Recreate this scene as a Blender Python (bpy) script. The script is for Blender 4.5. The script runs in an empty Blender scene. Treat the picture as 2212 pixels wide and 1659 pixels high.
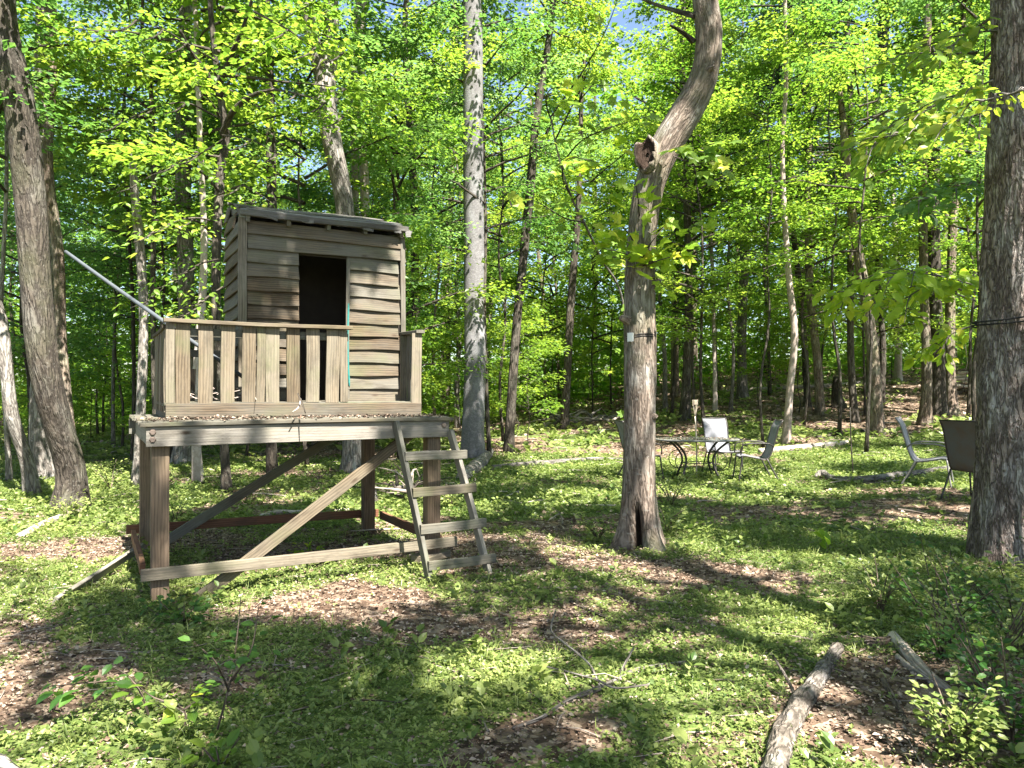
import bpy, math, random
import numpy as np
from mathutils import Vector, Matrix

S = bpy.context.scene
C = S.collection
R = math.radians
rng = np.random.default_rng(7)
random.seed(7)

# ---------------------------------------------------------------- camera
EYE = 1.55
FPX = 1600.0          # focal length in units of a 2212 px wide frame
CX, HY = 1106.0, 848.0
cam = bpy.data.cameras.new('camera'); camo = bpy.data.objects.new('camera', cam); C.objects.link(camo)
cam.sensor_width = 36; cam.lens = 36 * FPX / 2212
camo.location = (0, 0, EYE); camo.rotation_euler = (R(90 + 0.66), 0, 0)
cam.clip_start = 0.05; cam.clip_end = 900
S.camera = camo

# ---------------------------------------------------------------- sky, sun, exposure
SUN_AZ, SUN_EL = 148, 56          # clockwise from straight ahead, degrees
w = bpy.data.worlds.new('World'); S.world = w; w.use_nodes = True
nt = w.node_tree; nt.nodes.clear()
sky = nt.nodes.new('ShaderNodeTexSky'); sky.sky_type = 'NISHITA'; sky.sun_disc = False
sky.sun_elevation = R(SUN_EL); sky.sun_rotation = R(SUN_AZ)
bg = nt.nodes.new('ShaderNodeBackground'); bg.inputs[1].default_value = 0.056
wo = nt.nodes.new('ShaderNodeOutputWorld')
nt.links.new(sky.outputs[0], bg.inputs[0]); nt.links.new(bg.outputs[0], wo.inputs[0])
sl = bpy.data.lights.new('sun', 'SUN'); sl.energy = 5.0; sl.angle = R(0.5); sl.color = (1.0, 0.95, 0.87)
so = bpy.data.objects.new('sun', sl); C.objects.link(so)
tosun = Vector((math.sin(R(SUN_AZ)) * math.cos(R(SUN_EL)), math.cos(R(SUN_AZ)) * math.cos(R(SUN_EL)), math.sin(R(SUN_EL))))
so.rotation_euler = tosun.to_track_quat('Z', 'Y').to_euler(); so.location = (10, -10, 30)
S.view_settings.view_transform = 'Standard'; S.view_settings.look = 'None'
S.view_settings.exposure = 2.45; S.view_settings.gamma = 1.0; S.view_settings.use_curve_mapping = False
S.cycles.max_bounces = 7; S.cycles.diffuse_bounces = 4; S.cycles.glossy_bounces = 2; S.cycles.transmission_bounces = 5
S.cycles.sample_clamp_indirect = 6
S.cycles.caustics_reflective = False; S.cycles.caustics_refractive = False

# ---------------------------------------------------------------- numeric helpers
def _hash(ix, iy, iz, seed):
    n = (ix * 374761393 + iy * 668265263 + iz * 2147483647 % 4294967291 + seed * 1274126177) & 0xffffffff
    n = ((n ^ (n >> 13)) * 1274126177) & 0xffffffff
    n = (n ^ (n >> 16)) & 0xffffffff
    return n / 4294967295.0
def vnoise(p, seed=0):
    """value noise, p (...,3) -> 0..1"""
    p = np.asarray(p, float)
    i = np.floor(p).astype(np.int64); f = p - i; f = f * f * (3 - 2 * f)
    r = 0
    for a in (0, 1):
        for b in (0, 1):
            for c in (0, 1):
                wgt = (f[..., 0] if a else 1 - f[..., 0]) * (f[..., 1] if b else 1 - f[..., 1]) * (f[..., 2] if c else 1 - f[..., 2])
                r = r + wgt * _hash(i[..., 0] + a, i[..., 1] + b, i[..., 2] + c, seed)
    return r
def fbm(p, seed=0, o=3):
    r = 0; a = 0.5; p = np.asarray(p, float)
    for k in range(o):
        r = r + a * vnoise(p * (2 ** k), seed + k); a *= 0.5
    return r / (1 - 0.5 ** o)
def n2(x, y, sc, seed, o=3):
    x = np.asarray(x, float); y = np.asarray(y, float)
    return fbm(np.stack([x * sc, y * sc, np.zeros_like(x) + 3.3], -1), seed, o)
def sm(x, a, b):
    t = np.clip((np.asarray(x, float) - a) / (b - a), 0, 1); return t * t * (3 - 2 * t)

def terrain(x, y):
    x = np.asarray(x, float); y = np.asarray(y, float)
    hill = (y - 15) * 0.1 * sm(x, -8, 18)
    hill = np.where(y > 15, hill, 0); hill = np.minimum(hill, 3.2 + 0.012 * (y - 45))
    z = 0.12 * sm(x, 3.2, 6.5) * sm(y, 4, 9) + hill
    z = z + 0.05 * sm(x, -2.2, -0.4) * sm(y, 5, 6.5) * (1 - sm(y, 7, 9))
    z = z - 0.25 * sm(-x, 8, 22) * sm(y, 10, 25)
    z = z + (n2(x, y, 0.35, 11, 3) - 0.5) * 0.16 * sm(np.hypot(x, y - 6), 2, 9) + (n2(x, y, 2.2, 5, 2) - 0.5) * 0.035
    return z
def tz(x, y): return float(terrain(np.array([x]), np.array([y]))[0])
def hit(px, py):
    """where the ray through picture position (px, py) meets the terrain"""
    d = np.linspace(2.2, 90, 1800)
    x = (px - CX) / FPX * d; zr = EYE - (py - HY) / FPX * d
    k = np.nonzero(terrain(x, d) >= zr)[0]
    dd = d[k[0]] if len(k) else 60.0
    xx = (px - CX) / FPX * dd
    return Vector((xx, dd, tz(xx, dd)))
def at(px, py, d): return Vector(((px - CX) / FPX * d, d, EYE - (py - HY) / FPX * d))

# ---------------------------------------------------------------- mesh helpers
class Geo:
    def __init__(s): s.V = []; s.T = []; s.M = []; s.A = []; s.K = []; s.Sm = []; s.n = 0
    def add(s, v, t, mat=0, val=0.5, co=None, smooth=False):
        v = np.asarray(v, float); t = np.asarray(t, np.int64)
        s.V.append(v); s.T.append(t + s.n); s.n += len(v)
        s.M.append(np.full(len(t), mat)); s.Sm.append(np.full(len(t), smooth))
        s.A.append(np.full(len(v), val) if np.isscalar(val) else np.asarray(val, float))
        s.K.append(v if co is None else co)
    def mesh(s, name, mats):
        V = np.concatenate(s.V); T = np.concatenate(s.T)
        me = bpy.data.meshes.new(name)
        me.vertices.add(len(V)); me.vertices.foreach_set('co', V.astype(np.float32).ravel())
        me.loops.add(len(T) * 3); me.loops.foreach_set('vertex_index', T.astype(np.int32).ravel())
        me.polygons.add(len(T)); me.polygons.foreach_set('loop_start', np.arange(0, len(T) * 3, 3, dtype=np.int32))
        me.polygons.foreach_set('material_index', np.concatenate(s.M).astype(np.int32))
        me.polygons.foreach_set('use_smooth', np.concatenate(s.Sm).astype(bool))
        for m in mats: me.materials.append(m)
        a = me.attributes.new('v', 'FLOAT', 'POINT'); a.data.foreach_set('value', np.concatenate(s.A).astype(np.float32))
        k = me.attributes.new('bk', 'FLOAT_VECTOR', 'POINT'); k.data.foreach_set('vector', np.concatenate(s.K).astype(np.float32).ravel())
        me.update(calc_edges=True); me.validate()
        return me

WM = {}
def link(name, data, parent=None, M=None):
    o = bpy.data.objects.new(name, data); C.objects.link(o)
    M = M if M is not None else Matrix.Identity(4)
    if parent is not None:
        o.parent = parent; o.matrix_parent_inverse = WM[parent.name].inverted()
    o.matrix_basis = M; WM[o.name] = M
    return o
def tag(o, label=None, cat=None, group=None, kind=None):
    if label: o['label'] = label
    if cat: o['category'] = cat
    if group: o['group'] = group
    if kind: o['kind'] = kind
    return o
def thing(name, label, cat, loc=(0, 0, 0), rz=0, group=None):
    M = Matrix.Translation(Vector(loc)) @ Matrix.Rotation(rz, 4, 'Z')
    return tag(link(name, None, None, M), label, cat, group)
def setparent(o, p):
    o.parent = p; o.matrix_parent_inverse = WM[p.name].inverted()

def spline(P, n):
    """Catmull-Rom resample of rows of P into n rows"""
    P = np.asarray(P, float)
    if len(P) == 2: return P[0] + np.linspace(0, 1, n)[:, None] * (P[1] - P[0])
    Q = np.vstack([2 * P[0] - P[1], P, 2 * P[-1] - P[-2]])
    L = np.r_[0, np.cumsum(np.linalg.norm(np.diff(P[:, :3], axis=0), axis=1))]
    s = np.linspace(0, L[-1], n); k = np.clip(np.searchsorted(L, s, 'right') - 1, 0, len(P) - 2)
    t = ((s - L[k]) / np.maximum(L[k + 1] - L[k], 1e-9))[:, None]
    p0, p1, p2, p3 = Q[k], Q[k + 1], Q[k + 2], Q[k + 3]
    return 0.5 * (2 * p1 + (p2 - p0) * t + (2 * p0 - 5 * p1 + 4 * p2 - p3) * t ** 2 + (3 * p1 - p0 - 3 * p2 + p3) * t ** 3)

def tube(g, pts, rad, seg=8, mat=0, val=0.5, n=None, rough=0.0, rfun=None, cap=True, smooth=True, seed=0, rtan=None):
    pts = np.asarray(pts, float); rad = np.asarray(rad, float) if not np.isscalar(rad) else np.full(len(pts), rad)
    PR = np.column_stack([pts, rad])
    if n: PR = spline(PR, n)
    p, r = PR[:, :3], np.maximum(PR[:, 3], 1e-4)
    tan = np.gradient(p, axis=0); tan /= np.maximum(np.linalg.norm(tan, axis=1)[:, None], 1e-9)
    ref = np.array([1.0, 0, 0]) if abs(tan[0, 0]) < 0.8 else np.array([0, 0, 1.0])
    U = []; u = ref
    for t in tan:
        u = u - t * np.dot(u, t); u = u / np.linalg.norm(u); U.append(u)
    U = np.array(U); W = np.cross(tan, U)
    th = np.linspace(0, 2 * math.pi, seg, endpoint=False)
    h = np.r_[0, np.cumsum(np.linalg.norm(np.diff(p, axis=0), axis=1))]
    c, s_ = np.cos(th), np.sin(th)
    rr = np.repeat(r[:, None], seg, 1)
    co = np.stack([rr * c, rr * s_, np.repeat(h[:, None], seg, 1)], -1)
    if rough:
        k = 1.0 / max(r.mean(), 1e-3)
        rr = rr * (1 + rough * (fbm(np.stack([c * 1.6 + 0 * rr, s_ * 1.6 + 0 * rr, h[:, None] * k * 0.5 + 0 * rr], -1) + seed * 7.1, seed, 3) - 0.5) * 2)
    if rfun is not None: rr = rfun(rr, th[None, :] + 0 * rr, h[:, None] + 0 * rr, co)
    V = p[:, None, :] + rr[..., None] * (c[None, :, None] * U[:, None, :] + s_[None, :, None] * W[:, None, :])
    m = len(p)
    i = np.arange(m - 1)[:, None] * seg; j = np.arange(seg)[None, :]; j2 = (j + 1) % seg
    a, b, cc, d = i + j, i + j2, i + seg + j2, i + seg + j
    T = np.concatenate([np.stack([a, b, cc], -1).reshape(-1, 3), np.stack([a, cc, d], -1).reshape(-1, 3)])
    V = V.reshape(-1, 3); co = co.reshape(-1, 3)
    va = np.full(len(V), val) if np.isscalar(val) else val
    if cap:
        V = np.vstack([V, p[0], p[-1]]); co = np.vstack([co, [0, 0, 0], [0, 0, h[-1]]]); va = np.r_[va, va[0], va[-1]]
        k0, k1 = len(V) - 2, len(V) - 1
        jj = np.arange(seg); j3 = (jj + 1) % seg; o = (m - 1) * seg
        T = np.vstack([T, np.stack([np.full(seg, k0), j3, jj], -1), np.stack([np.full(seg, k1), o + jj, o + j3], -1)])
    g.add(V, T, mat, va, co, smooth)

LEAF = {
 'rhomb': (np.array([[0, 0, 0], [0.45, 0.30, 0.10], [1, 0, -0.06], [0.45, -0.30, 0.10]]), [[0, 1, 2], [0, 2, 3]]),
 'oval': (np.array([[0, 0, 0], [0.25, .24, .07], [.62, .26, .06], [1, 0, -.1], [.62, -.26, .06], [.25, -.24, .07], [.5, 0, 0]]),
          [[0, 1, 6], [1, 2, 6], [2, 3, 6], [3, 4, 6], [4, 5, 6], [5, 0, 6]]),
 'maple': (np.array([[0, 0, 0], [-.12, .28, .02], [.12, .56, .03], [.30, .36, .05], [.56, .58, -.02], [.58, .22, .05], [1, 0, -.08], [.58, -.22, .05], [.56, -.58, -.02], [.30, -.36, .05], [.12, -.56, .03], [-.12, -.28, .02], [.3, 0, 0.0]]),
           [[12, 0, 1][::-1], [12, 1, 2][::-1], [12, 2, 3][::-1], [12, 3, 4][::-1], [12, 4, 5][::-1], [12, 5, 6][::-1], [12, 6, 7][::-1], [12, 7, 8][::-1], [12, 8, 9][::-1], [12, 9, 10][::-1], [12, 10, 11][::-1], [12, 11, 0][::-1]]),
 'blade': (np.array([[0, .04, 0], [0, -.04, 0], [.55, .035, .02], [.55, -.035, .02], [1, 0, -.18]]), [[0, 1, 3], [0, 3, 2], [2, 3, 4]]),
 'litter': (np.array([[0, 0, 0.05], [0.4, 0.36, 0.16], [1, 0, 0.0], [0.5, -0.33, 0.12], [.5, 0, -.05]]), [[0, 1, 4], [1, 2, 4], [2, 3, 4], [3, 0, 4]]),
}
def leaves(g, pos, d, nrm, size, shape='rhomb', mat=0, val=None, wid=1.0):
    pos = np.asarray(pos, float); N = len(pos)
    if N == 0: return
    d = d / np.maximum(np.linalg.norm(d, axis=1)[:, None], 1e-9)
    s = np.cross(nrm, d); s /= np.maximum(np.linalg.norm(s, axis=1)[:, None], 1e-9)
    n = np.cross(d, s)
    tv, tt = LEAF[shape]; tt = np.array(tt)
    size = np.broadcast_to(size, (N,))
    V = pos[:, None, :] + size[:, None, None] * (tv[None, :, 0, None] * d[:, None, :] + wid * tv[None, :, 1, None] * s[:, None, :] + tv[None, :, 2, None] * n[:, None, :])
    T = tt[None] + (np.arange(N) * len(tv))[:, None, None]
    if val is None: val = rng.random(N)
    g.add(V.reshape(-1, 3), T.reshape(-1, 3), mat, np.repeat(val, len(tv)))

# ---------------------------------------------------------------- materials
def newmat(name):
    m = bpy.data.materials.new(name); m.use_nodes = True; t = m.node_tree; t.nodes.clear()
    out = t.nodes.new('ShaderNodeOutputMaterial')
    return m, t, out
def N(t, typ, **kw):
    n = t.nodes.new(typ)
    for k, v in kw.items():
        if k.startswith('i_'):
            key = k[2:]; n.inputs[int(key) if key.isdigit() else key].default_value = v
        else: setattr(n, k, v)
    return n
def ramp(t, fac, stops):
    r = N(t, 'ShaderNodeValToRGB'); e = r.color_ramp.elements
    while len(e) < len(stops): e.new(0.5)
    for k, (p, c) in enumerate(stops):
        e[k].position = p; e[k].color = (*c, 1)
    t.links.new(fac, r.inputs[0]); return r.outputs[0]
def mix(t, f, a, b, mode='MIX'):
    m = N(t, 'ShaderNodeMix', data_type='RGBA', blend_type=mode)
    for sock, v in ((m.inputs[0], f), (m.inputs[6], a), (m.inputs[7], b)):
        if isinstance(v, (int, float)): sock.default_value = v
        elif isinstance(v, tuple): sock.default_value = (*v, 1)
        else: t.links.new(v, sock)
    return m.outputs[2]
def mapping(t, src, scale, loc=None):
    m = N(t, 'ShaderNodeMapping'); m.inputs['Scale'].default_value = scale; t.links.new(src, m.inputs[0])
    if loc is not None: t.links.new(loc, m.inputs['Location'])
    return m.outputs[0]
def noise(t, vec, scale, detail=4, rough=0.6, dist=0.0):
    n = N(t, 'ShaderNodeTexNoise'); n.inputs['Scale'].default_value = scale; n.inputs['Detail'].default_value = detail
    n.inputs['Roughness'].default_value = rough; n.inputs['Distortion'].default_value = dist
    t.links.new(vec, n.inputs['Vector']); return n.outputs[0]
def finish(t, out, col, rough=0.8, bump=None, bstr=0.5, bdist=0.01, spec=0.3, metal=0.0):
    b = N(t, 'ShaderNodeBsdfPrincipled')
    if isinstance(col, tuple): b.inputs['Base Color'].default_value = (*col, 1)
    else: t.links.new(col, b.inputs['Base Color'])
    if isinstance(rough, float): b.inputs['Roughness'].default_value = rough
    else: t.links.new(rough, b.inputs['Roughness'])
    b.inputs['Specular IOR Level'].default_value = spec; b.inputs['Metallic'].default_value = metal
    if bump is not None:
        bn = N(t, 'ShaderNodeBump'); bn.inputs['Strength'].default_value = bstr; bn.inputs['Distance'].default_value = bdist
        t.links.new(bump, bn.inputs['Height']); t.links.new(bn.outputs[0], b.inputs['Normal'])
    t.links.new(b.outputs[0], out.inputs[0]); return b

def leafmat(name, dark, light, tdark, tlight, trans=0.5, yellow=None):
    m, t, out = newmat(name)
    a = N(t, 'ShaderNodeAttribute', attribute_name='v'); oi = N(t, 'ShaderNodeObjectInfo')
    add = N(t, 'ShaderNodeMath', operation='MULTIPLY_ADD'); t.links.new(oi.outputs['Random'], add.inputs[0]); add.inputs[1].default_value = 0.3
    sub = N(t, 'ShaderNodeMath', operation='SUBTRACT'); t.links.new(a.outputs['Fac'], sub.inputs[0]); sub.inputs[1].default_value = 0.15
    t.links.new(sub.outputs[0], add.inputs[2])
    cl = N(t, 'ShaderNodeClamp'); t.links.new(add.outputs[0], cl.inputs[0])
    col = ramp(t, cl.outputs[0], [(0, dark), (0.9, light), (1, yellow or light)])
    tcol = ramp(t, cl.outputs[0], [(0, tdark), (1, tlight)])
    b = N(t, 'ShaderNodeBsdfPrincipled'); t.links.new(col, b.inputs['Base Color']); b.inputs['Roughness'].default_value = 0.42
    b.inputs['Specular IOR Level'].default_value = 0.35
    tr = N(t, 'ShaderNodeBsdfTranslucent'); t.links.new(tcol, tr.inputs[0])
    ms = N(t, 'ShaderNodeMixShader'); ms.inputs[0].default_value = trans
    t.links.new(b.outputs[0], ms.inputs[1]); t.links.new(tr.outputs[0], ms.inputs[2]); t.links.new(ms.outputs[0], out.inputs[0])
    return m
M = {}
M['leaf'] = leafmat('tree leaves', (.045, .11, .016), (.17, .27, .04), (.16, .36, .03), (.50, .64, .07), 0.5, (.30, .33, .04))
M['leaf_cool'] = leafmat('cool green tree leaves', (.040, .105, .028), (.14, .26, .08), (.12, .29, .04), (.34, .54, .12), 0.5, (.20, .32, .10))
M['leaf_young'] = leafmat('young yellow green leaves', (.11, .22, .02), (.25, .36, .03), (.30, .50, .03), (.60, .75, .06), 0.5, (.42, .40, .03))
M['leaf_dark'] = leafmat('shrub leaves', (.022, .070, .016), (.09, .18, .035), (.06, .18, .02), (.20, .40, .04), 0.42)
M['herb'] = leafmat('ground cover leaves', (.05, .095, .018), (.29, .33, .10), (.10, .20, .025), (.40, .48, .12), 0.35)
M['needle'] = leafmat('pine needles', (.03, .07, .035), (.07, .13, .05), (.03, .08, .03), (.08, .15, .05), 0.25)

def littermat():
    m, t, out = newmat('dead leaves')
    a = N(t, 'ShaderNodeAttribute', attribute_name='v')
    col = ramp(t, a.outputs['Fac'], [(0, (.045, .03, .021)), (.3, (.14, .09, .062)), (.6, (.31, .23, .17)), (.95, (.50, .41, .32)), (1, (.33, .14, .06))])
    b = finish(t, out, col, 0.7)
    return m
M['litter'] = littermat()

def barkmat(name, crev, ridge, lichen, zs=0.22, sc=14.0, bstr=0.9, bd=0.02, liamt=0.5, rough=0.9, smoothb=False, moss=None):
    m, t, out = newmat(name)
    a = N(t, 'ShaderNodeAttribute', attribute_name='bk'); oi = N(t, 'ShaderNodeObjectInfo')
    mp = mapping(t, a.outputs['Vector'], (1, 1, zs))
    v = N(t, 'ShaderNodeTexNoise'); v.inputs['Scale'].default_value = sc * .62; v.inputs['Detail'].default_value = 2.5; v.inputs['Roughness'].default_value = .55
    nz = noise(t, mp, sc * 0.8, 4, 0.6)
    vm = N(t, 'ShaderNodeVectorMath', operation='MULTIPLY_ADD'); t.links.new(mp, vm.inputs[2])
    nc = N(t, 'ShaderNodeTexNoise'); nc.inputs['Scale'].default_value = sc * .5; nc.inputs['Detail'].default_value = 3; t.links.new(mp, nc.inputs['Vector'])
    t.links.new(nc.outputs[1], vm.inputs[0]); vm.inputs[1].default_value = (0.07,) * 3
    t.links.new(vm.outputs[0], v.inputs['Vector'])
    fine = noise(t, mapping(t, a.outputs['Vector'], (1, 1, 0.5)), 60, 6, 0.7)
    ed = N(t, 'ShaderNodeMapRange'); ed.inputs[1].default_value = 0.0; ed.inputs[2].default_value = 0.13
    rg = N(t, 'ShaderNodeMath', operation='SUBTRACT'); t.links.new(v.outputs[0], rg.inputs[0]); rg.inputs[1].default_value = 0.5
    ra_ = N(t, 'ShaderNodeMath', operation='ABSOLUTE'); t.links.new(rg.outputs[0], ra_.inputs[0]); t.links.new(ra_.outputs[0], ed.inputs[0])
    hgt = N(t, 'ShaderNodeMath', operation='MULTIPLY_ADD'); t.links.new(fine, hgt.inputs[0]); hgt.inputs[1].default_value = 0.6; t.links.new(ed.outputs[0], hgt.inputs[2])
    h2 = N(t, 'ShaderNodeMath', operation='MULTIPLY_ADD'); t.links.new(nz, h2.inputs[0]); h2.inputs[1].default_value = 0.8; t.links.new(hgt.outputs[0], h2.inputs[2])
    if smoothb: h2 = hgt; ed.inputs[3].default_value = 0.55
    f = N(t, 'ShaderNodeMapRange'); f.inputs[1].default_value = 0.45; f.inputs[2].default_value = 1.7 if not smoothb else 1.3; t.links.new(h2.outputs[0], f.inputs[0])
    col = mix(t, f.outputs[0], crev, ridge)
    big = noise(t, mapping(t, a.outputs['Vector'], (1, 1, .6)), 3.2, 5, 0.65)
    lf = ramp(t, big, [(0.48, (0, 0, 0)), (0.62, (liamt,) * 3)])
    fl = N(t, 'ShaderNodeMath', operation='MULTIPLY'); t.links.new(lf, fl.inputs[0]); t.links.new(f.outputs[0], fl.inputs[1])
    col = mix(t, fl.outputs[0], col, lichen)
    spot = noise(t, a.outputs['Vector'], 26, 3, 0.5)
    col = mix(t, ramp(t, spot, [(0.62, (0, 0, 0)), (0.70, (.45, .45, .45))]), col, lichen)
    if moss:
        b2 = noise(t, mapping(t, a.outputs['Vector'], (1, 1, .5)), 2.0, 4, 0.6)
        col = mix(t, ramp(t, b2, [(0.5, (0, 0, 0)), (0.68, (.6, .6, .6))]), col, moss)
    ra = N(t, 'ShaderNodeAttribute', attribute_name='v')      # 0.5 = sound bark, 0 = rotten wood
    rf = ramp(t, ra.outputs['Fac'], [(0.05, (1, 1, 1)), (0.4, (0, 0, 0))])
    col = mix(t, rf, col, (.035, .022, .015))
    br = N(t, 'ShaderNodeMapRange'); br.inputs[3].default_value = 0.75; br.inputs[4].default_value = 1.25; t.links.new(oi.outputs['Random'], br.inputs[0])
    mul = N(t, 'ShaderNodeVectorMath', operation='SCALE'); t.links.new(col, mul.inputs[0]); t.links.new(br.outputs[0], mul.inputs['Scale'])
    finish(t, out, mul.outputs[0], rough, h2.outputs[0], bstr, bd, 0.2)
    return m
M['bark_grey'] = barkmat('furrowed grey bark', (.05, .042, .036), (.23, .205, .18), (.36, .36, .33), 0.2, 26)
M['bark_brown'] = barkmat('furrowed brown bark', (.035, .026, .02), (.20, .15, .115), (.30, .30, .24), 0.2, 28, moss=(.13, .14, .07))
M['bark_big'] = barkmat('deeply furrowed bark', (.045, .03, .024), (.33, .26, .22), (.58, .53, .49), 0.26, 40, 1.0, 0.025, 0.85)  # lichen tone raised, painting whitish sunlit plates onto the bark
M['bark_curve'] = barkmat('reddish brown bark with green algae', (.05, .036, .027), (.285, .225, .18), (.44, .42, .37), 0.16, 42, 0.8, 0.012, 0.75, moss=(.16, .17, .09))
M['bark_dark'] = barkmat('dark bark', (.018, .015, .012), (.085, .07, .055), (.15, .15, .12), 0.2, 22)
M['bark_pale'] = barkmat('pale smooth bark', (.20, .155, .13), (.39, .33, .29), (.50, .46, .43), 0.6, 20, 0.4, 0.006, 0.6, smoothb=True)
M['bark_smooth'] = barkmat('smooth grey bark with lichen', (.075, .07, .07), (.215, .205, .205), (.32, .32, .325), 1.3, 26, 0.35, 0.006, 0.8, smoothb=True)
M['bark_mid'] = barkmat('dark grey-brown bark', (.02, .016, .013), (.08, .066, .052), (.20, .19, .165), 0.2, 28, moss=(.09, .09, .05))
M['bark_tan'] = barkmat('smooth pinkish tan bark', (.12, .09, .075), (.27, .215, .185), (.38, .34, .31), 0.6, 24, 0.4, 0.006, 0.5, smoothb=True)
M['bark_log'] = barkmat('mossy log bark', (.03, .024, .018), (.16, .135, .11), (.36, .33, .31), 0.35, 34, 0.9, 0.014, 0.8, moss=(.13, .14, .07))
M['dead_wood'] = barkmat('bare dead wood', (.10, .075, .06), (.40, .34, .29), (.55, .50, .45), 0.1, 30, 0.6, 0.01, 0.5)

def woodmat(name, c1, c2, grey, knots=1.0, greyamt=0.6, algae=0.4):
    m, t, out = newmat(name)
    tc = N(t, 'ShaderNodeTexCoord'); oi = N(t, 'ShaderNodeObjectInfo')
    cv = N(t, 'ShaderNodeCombineXYZ'); mm = N(t, 'ShaderNodeMath', operation='MULTIPLY'); mm.inputs[1].default_value = 37.0
    t.links.new(oi.outputs['Random'], mm.inputs[0])
    for k in range(3): t.links.new(mm.outputs[0], cv.inputs[k])
    p = N(t, 'ShaderNodeVectorMath', operation='ADD'); t.links.new(tc.outputs['Object'], p.inputs[0]); t.links.new(cv.outputs[0], p.inputs[1])
    v = p.outputs[0]
    wv = N(t, 'ShaderNodeTexWave', bands_direction='Y'); wv.inputs['Scale'].default_value = 14; wv.inputs['Distortion'].default_value = 5.5
    wv.inputs['Detail'].default_value = 3; wv.inputs['Detail Scale'].default_value = 0.9
    t.links.new(mapping(t, v, (0.22, 1, 0.6)), wv.inputs['Vector'])
    fine = noise(t, mapping(t, v, (2.0, 90, 60)), 1.0, 5, 0.7)
    fcrack = noise(t, mapping(t, v, (1.4, 45, 40)), 1.0, 3, 0.6)
    kn = N(t, 'ShaderNodeTexVoronoi'); kn.inputs['Scale'].default_value = 1.0; t.links.new(mapping(t, v, (2.6, 7, 7)), kn.inputs['Vector'])
    g = N(t, 'ShaderNodeMath', operation='MULTIPLY_ADD'); t.links.new(wv.outputs[0], g.inputs[0]); g.inputs[1].default_value = 0.22
    s = N(t, 'ShaderNodeMath', operation='MULTIPLY'); t.links.new(fine, s.inputs[0]); s.inputs[1].default_value = 0.6
    blot = noise(t, mapping(t, v, (2.2, 8, 8)), 1.0, 5, 0.7)
    s2 = N(t, 'ShaderNodeMath', operation='MULTIPLY_ADD'); t.links.new(blot, s2.inputs[0]); s2.inputs[1].default_value = 0.5; t.links.new(s.outputs[0], s2.inputs[2]); t.links.new(s2.outputs[0], g.inputs[2])
    col = ramp(t, g.outputs[0], [(0.42, c1), (0.95, c2)])
    vr = N(t, 'ShaderNodeMapRange'); vr.inputs[3].default_value = 0.62; vr.inputs[4].default_value = 1.15; t.links.new(oi.outputs['Random'], vr.inputs[0])
    vs = N(t, 'ShaderNodeVectorMath', operation='SCALE'); t.links.new(col, vs.inputs[0]); t.links.new(vr.outputs[0], vs.inputs['Scale']); col = vs.outputs[0]
    gn = noise(t, mapping(t, v, (1.6, 5, 5)), 1.0, 4, 0.6)
    ga = N(t, 'ShaderNodeMath', operation='MULTIPLY_ADD'); t.links.new(oi.outputs['Random'], ga.inputs[0]); ga.inputs[1].default_value = 0.5; t.links.new(gn, ga.inputs[2])
    col = mix(t, ramp(t, ga.outputs[0], [(0.45, (0, 0, 0)), (0.95, (greyamt,) * 3)]), col, mix(t, fine, tuple(x * .45 for x in grey), grey))
    an = noise(t, v, 2.3, 4, 0.6)
    col = mix(t, ramp(t, an, [(0.5, (0, 0, 0)), (0.72, (algae,) * 3)]), col, (.10, .115, .05))
    stain = noise(t, mapping(t, v, (3, 9, 9)), 1.0, 5, 0.7)
    col = mix(t, ramp(t, stain, [(0.50, (0, 0, 0)), (0.72, (.65, .65, .65))]), col, (.045, .036, .026))
    kf = ramp(t, kn.outputs[0], [(0.04, (knots,) * 3), (0.13, (0, 0, 0))])
    col = mix(t, kf, col, (.045, .028, .018))
    col = mix(t, ramp(t, fcrack, [(0.28, (.8, .8, .8)), (0.36, (0, 0, 0))]), col, (.04, .03, .022))
    bm = N(t, 'ShaderNodeMath', operation='MULTIPLY_ADD'); t.links.new(fcrack, bm.inputs[0]); bm.inputs[1].default_value = 1.2; t.links.new(g.outputs[0], bm.inputs[2])
    finish(t, out, col, 0.85, bm.outputs[0], 0.55, 0.004, 0.2)
    return m
M['wood_siding'] = woodmat('weathered plank wood', (.035, .025, .015), (.205, .145, .09), (.17, .165, .14), 0.9, 0.8, 0.4)
M['wood_rail'] = woodmat('weathered slat wood', (.06, .043, .026), (.26, .20, .13), (.22, .205, .165), 0.7, 0.6, 0.5)
M['wood_beam'] = woodmat('grey weathered beam wood', (.10, .08, .055), (.28, .24, .18), (.30, .28, .25), 0.9, 0.75, 0.4)
M['wood_post'] = woodmat('reddish treated timber', (.075, .045, .027), (.27, .185, .12), (.23, .20, .16), 0.5, 0.35, 0.2)
M['wood_old'] = woodmat('dark mossy timber', (.05, .04, .026), (.17, .135, .09), (.17, .17, .145), 0.7, 0.8, 0.6)
M['wood_roof'] = woodmat('bleached roof boards', (.03, .026, .022), (.115, .105, .095), (.26, .25, .24), 0.6, 0.8, 0.2)
M['wood_red'] = woodmat('red brown base timber', (.09, .035, .018), (.22, .10, .055), (.2, .13, .09), 0.5, 0.3, 0.25)

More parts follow.
